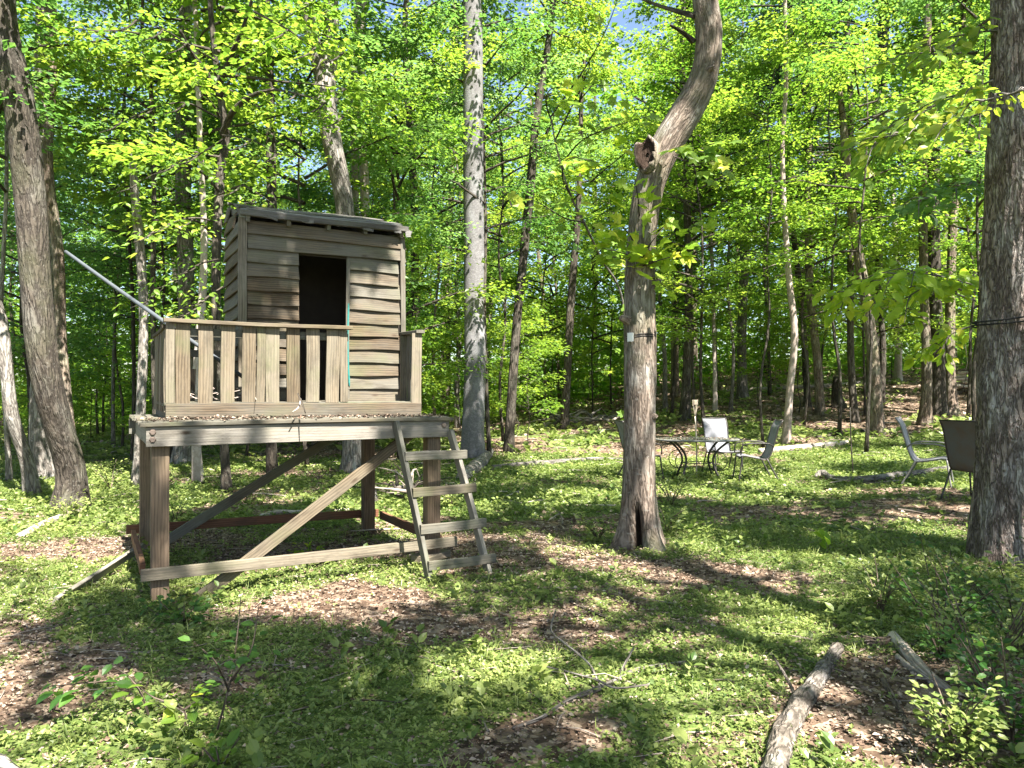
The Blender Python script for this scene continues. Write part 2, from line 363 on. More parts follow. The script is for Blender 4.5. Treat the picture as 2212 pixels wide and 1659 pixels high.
def plain(name, col, rough=0.5, metal=0.0, var=0.25, sc=20, bump=0.1, spec=0.4):
    m, t, out = newmat(name); tc = N(t, 'ShaderNodeTexCoord')
    n = noise(t, tc.outputs['Object'], sc, 5, 0.65)
    c = mix(t, n, tuple(x * (1 - var) for x in col), tuple(min(1, x * (1 + var)) for x in col))
    finish(t, out, c, rough, n, bump, 0.003, spec, metal); return m
M['metal_pipe'] = plain('galvanised grey pipe', (.075, .085, .095), 0.75, 0.1, 0.3, 8)
M['bolt'] = plain('rusty bolt', (.22, .17, .14), 0.6, 0.5, 0.4, 60)
M['frame'] = plain('dark bronze metal frame', (.05, .045, .042), 0.45, 0.3, 0.4, 25)
M['frame_grey'] = plain('weathered grey metal frame', (.16, .155, .15), 0.5, 0.2, 0.4, 25)
M['teal'] = plain('peeling teal paint', (.02, .15, .135), 0.8, 0, 0.6, 40)
M['rope'] = plain('black rope', (.015, .014, .014), 0.9, 0, 0.3, 90)
M['tagwhite'] = plain('white plastic tag', (.62, .64, .60), 0.6, 0, 0.15, 40)
M['bamboo'] = plain('bleached bamboo', (.52, .43, .33), 0.7, 0, 0.3, 40)
M['inner'] = plain('interior wood in painted shade', (.04, .033, .026), 0.95, 0, 0.5, 8)  # doorway shade painted into the lining colour

def slingmat(name, col, stain):
    m, t, out = newmat(name); tc = N(t, 'ShaderNodeTexCoord')
    n = noise(t, tc.outputs['Object'], 5, 6, 0.7); f = noise(t, mapping(t, tc.outputs['Object'], (200, 200, 200)), 1.0, 2, 0.6)
    c = mix(t, f, tuple(x * .7 for x in col), col)
    c = mix(t, ramp(t, n, [(0.42, (0, 0, 0)), (0.68, (.8, .8, .8))]), c, stain)
    b = N(t, 'ShaderNodeBsdfPrincipled'); t.links.new(c, b.inputs['Base Color']); b.inputs['Roughness'].default_value = 0.8
    tr = N(t, 'ShaderNodeBsdfTranslucent'); t.links.new(c, tr.inputs[0])
    ms = N(t, 'ShaderNodeMixShader'); ms.inputs[0].default_value = 0.25
    t.links.new(b.outputs[0], ms.inputs[1]); t.links.new(tr.outputs[0], ms.inputs[2]); t.links.new(ms.outputs[0], out.inputs[0]); return m
M['sling'] = slingmat('pale grey sling fabric', (.31, .31, .34), (.15, .15, .145))
M['sling_brown'] = slingmat('stained brown sling fabric', (.16, .155, .15), (.15, .10, .07))
def tabletopmat():
    m, t, out = newmat('dusty glass table top'); tc = N(t, 'ShaderNodeTexCoord')
    n = noise(t, tc.outputs['Object'], 7, 6, 0.7)
    c = ramp(t, n, [(0.35, (.06, .09, .05)), (0.5, (.20, .20, .16)), (0.66, (.40, .38, .33))])
    finish(t, out, c, 0.25, n, 0.1, 0.002, 0.6); return m
M['tabletop'] = tabletopmat()

def groundmat():
    m, t, out = newmat('forest floor'); g = N(t, 'ShaderNodeNewGeometry')
    p = g.outputs['Position']
    vo = N(t, 'ShaderNodeTexVoronoi'); vo.inputs['Scale'].default_value = 17; 
    wob = N(t, 'ShaderNodeTexNoise'); wob.inputs['Scale'].default_value = 9; t.links.new(p, wob.inputs['Vector'])
    vm = N(t, 'ShaderNodeVectorMath', operation='MULTIPLY_ADD'); t.links.new(wob.outputs[1], vm.inputs[0]); vm.inputs[1].default_value = (.12,) * 3; t.links.new(p, vm.inputs[2])
    t.links.new(vm.outputs[0], vo.inputs['Vector'])
    sep = N(t, 'ShaderNodeSeparateColor'); t.links.new(vo.outputs['Color'], sep.inputs[0])
    col = ramp(t, sep.outputs[0], [(0, (.045, .029, .02)), (.35, (.12, .078, .052)), (.7, (.26, .185, .13)), (1, (.40, .31, .23))])
    fn = noise(t, p, 70, 5, 0.7)
    col = mix(t, fn, mix(t, 0.6, col, (.03, .02, .014)), col)
    gr = N(t, 'ShaderNodeAttribute', attribute_name='v')
    big = noise(t, p, 26, 5, 0.75)
    ad = N(t, 'ShaderNodeMath', operation='MULTIPLY_ADD'); t.links.new(big, ad.inputs[0]); ad.inputs[1].default_value = 1.1
    t.links.new(gr.outputs['Fac'], ad.inputs[2])
    gf = ramp(t, ad.outputs[0], [(0.85, (0, 0, 0)), (1.1, (.85, .85, .85))])
    gc = ramp(t, noise(t, p, 45, 3, 0.7), [(0.35, (.035, .065, .012)), (0.65, (.13, .19, .04))])
    col = mix(t, gf, col, gc)
    finish(t, out, col, 0.9, vo.outputs[0], 0.8, 0.02, 0.15)
    return m
M['ground'] = groundmat()

# ---------------------------------------------------------------- the ground
def grad(a, b, n, p=1.0):
    return a + (b - a) * np.linspace(0, 1, n) ** p
ys = np.concatenate([-grad(0.001, 300, 40, 2.6)[::-1], grad(0.1, 14, 190), grad(14.2, 60, 130, 1.4), grad(64, 500, 18, 1.6)])
xs = np.concatenate([-grad(9.2, 400, 70, 3.0)[::-1], grad(-9, 9, 200), grad(9.2, 400, 70, 3.0)])
def greenness(x, y):
    """how green the floor is, 0..1; bare litter where low"""
    g = n2(x, y, 0.55, 21, 4) * 0.8 + n2(x, y, 2.3, 22, 3) * 0.45
    g = sm(g, 0.46, 0.80)
    for (px, py, rr, a) in LITTER:
        h = hitc(px, py); g = g - a * np.exp(-(((x - h[0]) / rr) ** 2 + ((y - h[1]) / (rr * .8)) ** 2))
    for (px, py, rr, a) in GREENS:
        h = hitc(px, py); g = g + a * np.exp(-(((x - h[0]) / rr) ** 2 + ((y - h[1]) / (rr * .8)) ** 2))
    g = g - 0.55 * sm(y, 17, 24) * sm(x, -4, 6) * n2(x, y, 0.3, 9, 2) * 2
    return np.clip(g, 0, 1)
LITTER = [(620, 1320, .5, .9), (760, 1290, .6, .9), (860, 1340, .5, .7), (1500, 1230, .5, .9), (1620, 1240, .4, .6), (1220, 1590, .28, .8), (1050, 1640, .3, .8), (1260, 1500, .22, .6),
          (1950, 1500, .5, .9), (1800, 1560, .4, .8), (2080, 1560, .4, .8), (250, 1420, .28, .5), (60, 1560, .22, .4), (450, 1480, .2, .5), (1520, 1620, .3, .6), (600, 1200, .8, .7), (780, 1180, .8, .7), (2150, 1300, .5, .6),
          (1480, 1400, .4, .5), (180, 1180, .7, .7), (1250, 1130, .8, .6), (1600, 1105, 1.2, .4)]
GREENS = [(900, 1430, .55, .8), (1100, 1260, .6, .6), (1150, 1100, 1.2, .6), (1900, 1010, 2.0, .9), (1700, 1180, .8, .4), (100, 1280, .9, .8), (600, 1560, .6, .8), (200, 1600, .4, .6), (1500, 1040, 1.5, .6),
          (1050, 1020, 2.5, .7), (1850, 1350, .5, .5), (780, 1080, 1.5, .5), (300, 1010, 2.5, .7), (2050, 1350, .5, .7), (1050, 1480, .4, .6)]
_hc = {}
def hitc(px, py):
    if (px, py) not in _hc: _hc[(px, py)] = hit(px, py)
    return _hc[(px, py)]
X, Y = np.meshgrid(xs, ys); Z = terrain(X, Y)
g = Geo(); nx, ny = len(xs), len(ys)
i = (np.arange(ny - 1)[:, None] * nx + np.arange(nx - 1)[None, :]).ravel()
T = np.concatenate([np.stack([i, i + 1, i + nx + 1], -1), np.stack([i, i + nx + 1, i + nx], -1)])
g.add(np.stack([X, Y, Z], -1).reshape(-1, 3), T, 0, greenness(X, Y).ravel(), smooth=True)
tag(link('ground', g.mesh('ground', [M['ground']])), kind='structure')
print('ground done')

# ---------------------------------------------------------------- trees: crowns shared between trees
def make_crown(name, seed, H, Rr, nl, nspr, nleaf, ls, shape='rhomb', lm='leaf', bark='bark_dark', up=0.35, prof='round', sprlen=(0.55, 1.15), limb_r=0.03, tilt=0.30, droop=0.25, tmin=0.22):
    r = np.random.default_rng(seed); g = Geo()
    P = []; D = []; NN = []; SZ = []; VV = []
    for k in range(nl):
        hf = (k + r.random()) / nl; h = H * hf * 0.92
        az = r.random() * 2 * math.pi
        pr = {'round': math.sin(math.pi * min(1, 0.18 + hf * 0.82)) ** 0.6, 'cone': 1 - 0.75 * hf, 'flat': 0.7 + 0.3 * math.sin(math.pi * hf)}[prof]
        L = Rr * pr * (0.6 + 0.5 * r.random())
        el = up + 0.5 * hf * r.random()
        d = np.array([math.cos(az) * math.cos(el), math.sin(az) * math.cos(el), math.sin(el)])
        sd = np.array([-math.sin(az), math.cos(az), 0])
        bend = r.normal(0, .18); t = np.linspace(0, 1, 6)[:, None]
        pts = np.array([0, 0, h]) + d * t * L + sd * bend * L * t ** 2 + np.array([0, 0, -droop]) * L * t ** 2 * 0.6 + r.normal(0, .02 * L, (6, 3)) * t
        tube(g, pts, np.linspace(limb_r * (0.5 + L / 3), limb_r * 0.18, 6), 4, 1, cap=False)
        cval = r.random() * 0.55
        for s in range(nspr):
            tt = min(1.0, tmin + (1.02 - tmin) * r.random() ** 0.7); q = tt * 5; i0 = min(int(q), 4)
            base = pts[i0] + (pts[i0 + 1] - pts[i0]) * (q - i0)
            saz = az + r.normal(0, 0.95); sl_ = (sprlen[0] + (sprlen[1] - sprlen[0]) * r.random())
            sel = r.normal(0.0, 0.22)
            sdv = np.array([math.cos(saz) * math.cos(sel), math.sin(saz) * math.cos(sel), math.sin(sel)])
            sside = np.array([-math.sin(saz), math.cos(saz), r.normal(0, .2)])
            if s % 3 == 0:
                tube(g, [base, base + sdv * sl_ * .5 + [0, 0, .02], base + sdv * sl_ * .95 - [0, 0, .05 * sl_]], [limb_r * .2, limb_r * .13, limb_r * .06], 3, 1, cap=False)
            u = r.random(nleaf) ** 0.8; sg = np.where(np.arange(nleaf) % 2 == 0, 1, -1)
            wdt = 0.36 * sl_ * (0.25 + np.sin(math.pi * np.clip(u, 0, 1))) * r.random(nleaf)
            p = base + sdv * (u * sl_)[:, None] + sside * (sg * wdt)[:, None] + np.array([0, 0, -1]) * (0.10 * u * sl_)[:, None] + r.normal(0, .035, (nleaf, 3))
            dd = sdv * 0.7 + sside * (sg * (0.3 + r.random(nleaf)))[:, None] + np.array([0, 0, -.18]) + r.normal(0, .25, (nleaf, 3))
            P.append(p); D.append(dd); NN.append(np.array([0, 0, 1.0]) + r.normal(0, tilt, (nleaf, 3)))
            SZ.append(ls * (0.65 + 0.6 * r.random(nleaf))); VV.append(np.clip(0.15 + cval + r.normal(0, .13, nleaf) + 0.12 * r.random(), 0, 1))
    leaves(g, np.concatenate(P), np.concatenate(D), np.concatenate(NN), np.concatenate(SZ), shape, 0, np.concatenate(VV), wid=1.25)
    return g.mesh(name, [M[lm], M[bark]])
CR = {}
for k in range(5):   # small trees under the canopy
    CR['u%d' % k] = make_crown('understory crown', 100 + k, 8.5, 2.7, 24, 15, 24, 0.108, prof='round', lm='leaf_cool' if k in (1, 3) else 'leaf')
for k in range(3):   # tall canopy
    CR['c%d' % k] = make_crown('canopy crown', 200 + k, 8.5, 4.3, 15, 9, 34, 0.19, up=0.5, sprlen=(.9, 1.7), limb_r=.06)
for k in range(2): CR['d%d' % k] = make_crown('dense crown', 230 + k, 9.5, 4.3, 22, 14, 22, 0.18, lm='leaf_cool' if k else 'leaf', up=0.4, sprlen=(.8, 1.6), limb_r=.06)
for k in range(3):   # open crowns, leaves clumped at the limb ends to break shade into patches
    CR['b%d' % k] = make_crown('open crown', 260 + k, 5.0, 4.2, 20, 11, 24, 0.17, up=0.3, sprlen=(.5, 1.0), limb_r=.05, tmin=.72, prof='flat')
for k in range(3):   # saplings and bushes
    CR['s%d' % k] = make_crown('sapling crown', 300 + k, 3.0, 1.15, 16, 8, 15, 0.10, prof='round', sprlen=(.3, .7), limb_r=.012)
for k in range(2):   # near, larger leaves
    CR['n%d' % k] = make_crown('near crown', 400 + k, 5.5, 2.2, 18, 11, 22, 0.105, shape='oval', prof='flat', sprlen=(.5, 1.0), up=.15, limb_r=.022)
CR['p0'] = make_crown('pine crown', 500, 9, 2.4, 46, 12, 34, 0.17, shape='blade', lm='needle', bark='dead_wood', prof='cone', up=0.05, sprlen=(.25, .5), tilt=1.0, limb_r=.022)
print('crowns done')

def trunk_geo(pts, rad, seg=16, flare=0.55, fl_h=0.28, lobes=5, rough=0.10, seed=0, step=0.22, rfun=None):
    g = Geo(); pts = np.asarray(pts, float)
    Ltot = np.linalg.norm(np.diff(pts, axis=0), axis=1).sum()
    def rf(rr, th, h, co):
        fl = flare * np.exp(-np.maximum(h - 0.12, 0) / fl_h)
        rr = rr * (1 + fl * (0.55 + 0.6 * np.cos(lobes * th + seed) * np.cos(th * 2 + seed * 1.7)))
        rr = rr * (1 + rough * (fbm(np.stack([np.cos(th) * 1.4, np.sin(th) * 1.4, h * 1.1], -1) + seed * 3.7, seed, 3) - .5) * 2)
        if rfun is not None: rr = rfun(rr, th, h, co)
        return rr
    tube(g, pts, rad, seg, 0, 0.5, n=max(8, int(Ltot / step)), rfun=rf)
    return g

def build_tree(name, label, cat, pts, rad, bark, crown=None, group=None, **kw):
    """pts in world space from the foot up; crown = (key, scale, rot, index from top)"""
    base = Vector(pts[0]); base.z = tz(base.x, base.y)
    root = thing(name, label, cat, base, 0, group)
    g = trunk_geo(pts, rad, **kw)
    me = g.mesh('trunk', [M[bark]])
    me.transform(Matrix.Translation(-base))
    tr = link('trunk', me, root, Matrix.Translation(base))
    if crown:
        key, sc, rot, zc = crown
        P = np.asarray(pts); top = Vector(np.array([np.interp(zc, P[:, 2], P[:, q]) for q in range(3)]))
        link('crown', CR[key], root, Matrix.Translation(top) @ Matrix.Rotation(rot, 4, 'Z') @ Matrix.Diagonal((sc, sc, sc, 1)))
    return root

def scr_tree(label, P, bark, crown='c0', ztop=21, zc=11.5, sc=1.0, name='tree', cat='tree', d=None, top=None, group=None, kidx=[0], lean=0.35, **kw):
    """P: picture positions (x, y, trunk width) from the foot up; the trunk stands where its foot meets the ground"""
    kidx[0] += 1; sd = kidx[0]
    b = hit(P[0][0], P[0][1]); d = d or b.y
    pts = []; rad = []
    for j, (px, py, wpx) in enumerate(P):
        p = at(px, py, d)
        pts.append([p.x, p.y + 0.15 * math.sin(j * 1.3 + sd) * min(j, 1), p.z]); rad.append(wpx * d / FPX / 2)
    if d != b.y:
        pts.insert(0, [pts[0][0], pts[0][1], tz(pts[0][0], d) - .1]); rad.insert(0, rad[0] * 1.15)
    pts[0][2] = min(pts[0][2], tz(pts[0][0], pts[0][1])) - 0.12
    if top is None:
        a, q = np.array(pts[-1]), np.array(pts[-2]); dr = (a - q) / np.linalg.norm(a - q)
        if pts[-1][2] < ztop:
            L = ztop - pts[-1][2]; n = 4
            for j in range(1, n + 1):
                f = j / n; h = L * f
                pts.append([a[0] + dr[0] / max(dr[2], .3) * h * lean * (1 - .5 * f) + .15 * math.sin(sd + j), a[1] + .2 * math.cos(sd * 2 + j) * f, a[2] + h]); rad.append(rad[len(P) - 1 + (1 if len(rad) > len(P) and d != b.y else 0)] * (1 - .75 * f) if False else rad[-1] * (0.72 if j > 1 else .9))
    cr = (crown, sc, sd * 1.7, zc) if crown else None
    return build_tree(name, label, cat, pts, rad, bark, cr, group, seed=sd, **kw)

def limb(parent, pts, rad, bark, name='branch', seg=8, n=None, rough=0.12, seed=0, leafy=None):
    g = Geo(); tube(g, [list(p) for p in pts], rad, seg, 0, 0.5, n=n or len(pts) * 6, rough=rough, seed=seed)
    mats = [M[bark]]
    if leafy: leafy(g); mats.append(M['leaf'])
    return link(name, g.mesh(name, mats), parent, Matrix.Identity(4))

# trees the photograph lets one tell apart -------------------------------------------------
tA = scr_tree('thick leaning grey-brown tree at the far left edge in front of the other trunks', [(150, 1098, 62), (143, 1020, 56), (128, 900, 56), (108, 780, 58), (76, 600, 58), (45, 400, 60), (25, 200, 60), (0, -20, 60)], 'bark_mid', 'c1', zc=12, flare=.5, seg=28)
tB = scr_tree('thin crooked tree leaning left, beside the thick leaning one, scarred bark', [(72, 1068, 30), (62, 1000, 27), (42, 900, 26), (18, 790, 25), (-10, 690, 24), (-50, 560, 22)], 'bark_grey', 'u1', ztop=12, zc=5, lean=.6)
tC = scr_tree('grey tree standing right behind the thick leaning one, pale at the top', [(105, 1035, 46), (96, 950, 36), (92, 800, 30), (96, 640, 28), (86, 400, 28), (84, 250, 28), (100, 0, 30)], 'bark_grey', 'c2', zc=13)
tC2 = scr_tree('second stem of the leaning pair, reddish at its foot', [(172, 1042, 34), (160, 960, 30), (135, 840, 28), (118, 720, 24), (122, 560, 22), (110, 350, 20), (118, 100, 16)], 'bark_brown', 'c0', zc=13)
tD = scr_tree('dead snag with a pale splintered top and a woodpecker hole', [(300, 1048, 24), (302, 950, 20), (300, 700, 19), (298, 560, 19), (294, 400, 16), (293, 330, 12)], 'bark_grey', None, top=1, name='dead_tree', cat='dead tree')
scr_tree('very thin dark tree just left of the splintered snag', [(286, 1000, 8), (283, 850, 8), (280, 650, 8), (276, 450, 7), (270, 250, 6)], 'bark_dark', 'u0', ztop=12, zc=4.5, sc=.9)
tF = scr_tree('stout tree behind the porch with sun on its upper bark', [(392, 1003, 40), (396, 850, 34), (402, 600, 33), (400, 400, 32), (396, 200, 30), (392, 0, 28)], 'bark_grey', 'c1', zc=12)
tG = scr_tree('slim dark forked tree rising beside the left wall of the playhouse', [(492, 1062, 20), (480, 900, 18), (474, 700, 18), (472, 520, 19), (471, 350, 19), (478, 285, 18), (466, 150, 13), (458, 0, 11)], 'bark_dark', 'n0', ztop=11, zc=4.6, sc=1.1)
scr_tree('slender white-barked tree seen under the deck', [(430, 1040, 22), (431, 960, 19), (432, 800, 17), (433, 650, 16), (431, 500, 14), (428, 300, 12)], 'bark_pale', 'u2', ztop=13, zc=6)
scr_tree('dark double-stemmed tree rising behind the playhouse roof', [(588, 1020, 22), (590, 800, 22), (586, 500, 22), (577, 300, 20), (575, 100, 18)], 'bark_dark', 'c2', zc=10)
tJ = scr_tree('tall furrowed grey tree directly behind the playhouse, forked high up', [(768, 1022, 58), (765, 900, 46), (755, 650, 40), (740, 440, 40), (722, 330, 40), (706, 230, 44), (703, 150, 42), (708, 60, 34), (710, -20, 32)], 'bark_grey', 'c0', zc=12.5, seg=24)
scr_tree('sunlit white-grey tree behind the right end of the playhouse roof', [(790, 985, 22), (786, 700, 20), (784, 400, 20), (778, 250, 19), (782, 100, 17)], 'bark_pale', 'c1', zc=12)
scr_tree('twin of the sunlit white-grey tree, close to its left', [(772, 980, 16), (770, 700, 15), (766, 400, 15), (764, 250, 14), (768, 60, 12)], 'bark_pale', 'c2', zc=13)
tL = scr_tree('slim dark tree passing just right of the playhouse wall', [(908, 945, 20), (902, 800, 18), (898, 650, 18), (896, 480, 17), (886, 300, 16), (876, 160, 15), (874, 20, 12)], 'bark_dark', 'u3', ztop=17, zc=9.5)
tM = scr_tree('dark tree with a pinkish upper trunk just left of the smooth grey one', [(962, 905, 20), (966, 700, 18), (972, 450, 17), (978, 250, 17), (982, 0, 14)], 'bark_brown', 'c0', zc=13)
tN = scr_tree('tall straight smooth grey tree beside the ladder', [(1020, 992, 54), (1022, 940, 48), (1026, 800, 46), (1024, 600, 45), (1022, 400, 44), (1022, 200, 43), (1020, 0, 40)], 'bark_smooth', 'c2', zc=13, seg=32, flare=.35, rough=.04)
tO = scr_tree('slender dark tree curving right between the smooth grey one and the hollow one', [(1098, 978, 22), (1104, 880, 20), (1116, 700, 19), (1130, 560, 19), (1146, 400, 19), (1156, 280, 17), (1170, 180, 15), (1196, 0, 13)], 'bark_dark', 'u4', ztop=18, zc=10)
limb(tO, [at(1150, 350, tO.location.y), at(1175, 300, tO.location.y), at(1200, 240, tO.location.y - .2)], [.06, .045, .02], 'bark_dark')
tP = scr_tree('dark tree with a pale patch on its trunk, standing on the litter bank', [(1218, 928, 20), (1226, 800, 17), (1234, 650, 17), (1244, 520, 15), (1250, 430, 12), (1255, 250, 10)], 'bark_dark', 'u0', ztop=15, zc=8)
scr_tree('broken leaning tree behind the slender curved one', [(1046, 905, 14), (1058, 640, 16), (1075, 500, 15), (1088, 400, 12)], 'bark_grey', None, top=1, name='dead_tree', cat='dead tree')
tR = scr_tree('grey snag with a ragged frayed top on the far slope', [(1604, 862, 24), (1604, 750, 20), (1606, 600, 20), (1611, 470, 22), (1612, 438, 20)], 'bark_grey', None, top=1, name='dead_tree', cat='dead tree')
tS = scr_tree('slender pinkish-white tree behind the table', [(1697, 962, 18), (1704, 850, 15), (1712, 720, 15), (1704, 600, 13), (1699, 430, 11), (1696, 300, 10), (1698, 180, 9), (1694, 0, 8)], 'bark_tan', 'u3', ztop=15, zc=9, sc=.8)
tU = scr_tree('dead leaning trunk with peeling bark near the two garden chairs', [(1892, 938, 30), (1885, 830, 25), (1876, 700, 23), (1862, 560, 21), (1842, 420, 19), (1826, 300, 17), (1812, 195, 9)], 'bark_brown', None, top=1, name='dead_tree', cat='dead tree')
tV = scr_tree('brown tree with a pale scar at its foot behind the pale chair', [(1996, 918, 26), (1998, 800, 19), (2000, 600, 18), (2004, 300, 18), (2010, 0, 16)], 'bark_brown', 'c1', zc=13)
tW = scr_tree('darkest of the trees close together behind the pale chair', [(2026, 898, 34), (2028, 800, 28), (2026, 600, 26), (2022, 300, 25), (2020, 0, 22)], 'bark_dark', 'c2', zc=13)
tX = scr_tree('brown tree to the right of the darkest one', [(2056, 895, 24), (2058, 750, 20), (2064, 500, 18), (2076, 250, 16), (2080, 0, 14)], 'bark_brown', 'u1', ztop=18, zc=10)
scr_tree('thin dark straight tree behind the dead leaning trunk', [(1846, 912, 17), (1842, 750, 14), (1838, 500, 14), (1835, 200, 12), (1832, 0, 12)], 'bark_dark', 'c0', zc=14)
tZ = scr_tree('dark tree with a hollow pale foot beyond the table', [(1478, 908, 26), (1482, 840, 20), (1486, 650, 17), (1484, 450, 16), (1478, 200, 14), (1480, 0, 12)], 'bark_dark', 'u2', ztop=19, zc=9)
scr_tree('short white snag on the far bank', [(1940, 822, 16), (1938, 700, 13), (1934, 520, 12), (1932, 392, 10)], 'bark_pale', None, top=1, name='dead_tree', cat='dead tree')
tPine = scr_tree('pine with many bare dead twigs up its trunk', [(1772, 895, 20), (1762, 780, 17), (1750, 600, 16), (1752, 300, 15), (1744, 0, 13)], 'bark_brown', 'p0', zc=8.5, sc=1.1)
scr_tree('big pale grey tree far back above the garden chairs', [(1888, 850, 34), (1892, 600, 27), (1900, 400, 26), (1906, 200, 26), (1914, 0, 22)], 'bark_grey', 'c2', zc=15)
scr_tree('slim tree bending right toward the pine', [(1745, 880, 14), (1738, 700, 13), (1718, 500, 12), (1690, 320, 11), (1680, 150, 10)], 'bark_dark', 'u3', ztop=16, zc=8)
scr_tree('pale thin tree low behind the smooth grey trunk', [(1545, 890, 10), (1546, 780, 9), (1540, 600, 8), (1530, 400, 7)], 'bark_pale', 'u4', ztop=17, zc=8)
scr_tree('dark stub of a broken tree among the far trunks', [(1812, 880, 28), (1808, 850, 20), (1806, 815, 16)], 'bark_dark', None, top=1, name='stump', cat='stump')
scr_tree('thin grey tree at the very left edge', [(24, 1042, 12), (22, 900, 10), (12, 700, 9), (8, 400, 8)], 'bark_grey', 'u2', ztop=13, zc=5)
scr_tree('small dark tree between the snag and the stout tree', [(345, 1030, 12), (342, 850, 11), (330, 600, 11), (322, 400, 10), (318, 200, 9)], 'bark_dark', 'n1', ztop=11, zc=4.2, sc=1.1)

# the curved tree with the hollow -----------------------------------------------------------
TB = hit(1384, 1182); TD = TB.y
cp = [(1384, 1190, 66), (1382, 1120, 67), (1381, 1040, 67), (1382, 900, 66), (1384, 760, 66), (1383, 640, 65), (1386, 540, 63), (1394, 450, 62), (1408, 385, 64), (1436, 322, 66), (1474, 258, 66), (1508, 200, 62), (1528, 140, 58), (1534, 70, 56), (1526, 0, 52), (1512, -70, 48), (1500, -160, 44), (1500, -320, 38)]
pts = [list(at(a, b, TD)) for a, b, _ in cp]; rad = [c * TD / FPX / 2 for _, _, c in cp]
pts[0][2] -= 0.1
for j in range(1, 5): pts.append([pts[-1][0] + .15 * math.sin(j), pts[-1][1] + .1, pts[-1][2] + 1.9]); rad.append(rad[-1] * .82)
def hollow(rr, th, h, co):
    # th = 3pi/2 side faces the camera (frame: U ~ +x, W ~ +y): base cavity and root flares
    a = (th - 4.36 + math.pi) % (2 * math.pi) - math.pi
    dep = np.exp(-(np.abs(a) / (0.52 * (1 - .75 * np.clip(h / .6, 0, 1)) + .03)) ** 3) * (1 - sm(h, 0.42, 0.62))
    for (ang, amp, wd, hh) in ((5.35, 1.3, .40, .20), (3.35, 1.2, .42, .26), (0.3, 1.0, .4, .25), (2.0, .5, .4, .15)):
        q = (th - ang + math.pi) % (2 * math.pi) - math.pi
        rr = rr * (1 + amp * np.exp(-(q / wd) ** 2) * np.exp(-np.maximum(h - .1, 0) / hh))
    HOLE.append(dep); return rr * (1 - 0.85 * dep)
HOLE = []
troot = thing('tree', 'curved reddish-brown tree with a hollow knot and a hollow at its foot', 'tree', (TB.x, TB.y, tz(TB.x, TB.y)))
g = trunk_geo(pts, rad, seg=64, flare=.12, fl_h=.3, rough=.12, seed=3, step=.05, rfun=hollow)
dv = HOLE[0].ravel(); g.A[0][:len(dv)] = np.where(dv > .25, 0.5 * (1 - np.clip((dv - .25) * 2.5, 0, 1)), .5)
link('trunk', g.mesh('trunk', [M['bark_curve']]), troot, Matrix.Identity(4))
P_ = np.asarray(pts)
link('crown', CR['c1'], troot, Matrix.Translation(P_[-4]) @ Matrix.Rotation(2.1, 4, 'Z'))
# hollow knot: a broken limb stub, open at the end
g = Geo(); kc = np.array(at(1407, 345, TD - .02)) + np.array([-.02, -.045, .01]); kd = np.array([-0.50, -0.84, 0.16]); kd /= np.linalg.norm(kd)
prof = [(-.10, .17), (.02, .155), (.07, .150), (.11, .148), (.125, .138), (.115, .122), (.095, .115), (.075, .10), (.065, .02)]
u_ = np.cross(kd, [0, 0, 1]); u_ /= np.linalg.norm(u_); w_ = np.cross(u_, kd)
th = np.linspace(0, 2 * math.pi, 28, endpoint=False); V = []; vv = []
for j, (s, rr) in enumerate(prof):
    jag = (vnoise(np.stack([np.cos(th) * 2, np.sin(th) * 2.3, 0 * th], -1) * 1.6, 4) - .5) * .15 * (1 if 2 <= j <= 5 else 0)
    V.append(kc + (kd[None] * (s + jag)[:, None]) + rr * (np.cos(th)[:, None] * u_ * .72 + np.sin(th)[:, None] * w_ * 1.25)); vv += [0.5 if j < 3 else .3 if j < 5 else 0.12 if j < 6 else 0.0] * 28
V = np.concatenate(V); a = np.arange(8)[:, None] * 28 + np.arange(28)[None]; b = np.arange(8)[:, None] * 28 + (np.arange(28)[None] + 1) % 28
T = np.concatenate([np.stack([a, b, b + 28], -1).reshape(-1, 3), np.stack([a, b + 28, a + 28], -1).reshape(-1, 3)])
g.add(V, T, 0, np.array(vv), smooth=True)
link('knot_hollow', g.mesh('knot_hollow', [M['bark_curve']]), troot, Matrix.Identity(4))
for (a, b, l_) in ((1352, 690, .07), (1418, 610, .05), (1530, 150, .09), (1412, 900, .035), (1480, 240, .06)):
    c = Vector(at(a, b, TD - .1)); dr = Vector((-.8 if a < 1384 else .5, -.7, .2)); limb(troot, [c - dr * .08, c + dr * l_ * .5, c + dr * l_], [.05, .035, .022], 'bark_curve', name='stub', seg=9, n=7, rough=.4)
# small dead limb near the top, left of the bend
limb(troot, [at(1500, 85, TD), at(1475, 65, TD - .1), at(1450, 50, TD - .2)], [.03, .02, .012], 'bark_dark')
limb(troot, [at(1502, 30, TD), at(1440, 12, TD + .3), at(1380, -10, TD + .5)], [.03, .02, .012], 'bark_dark')
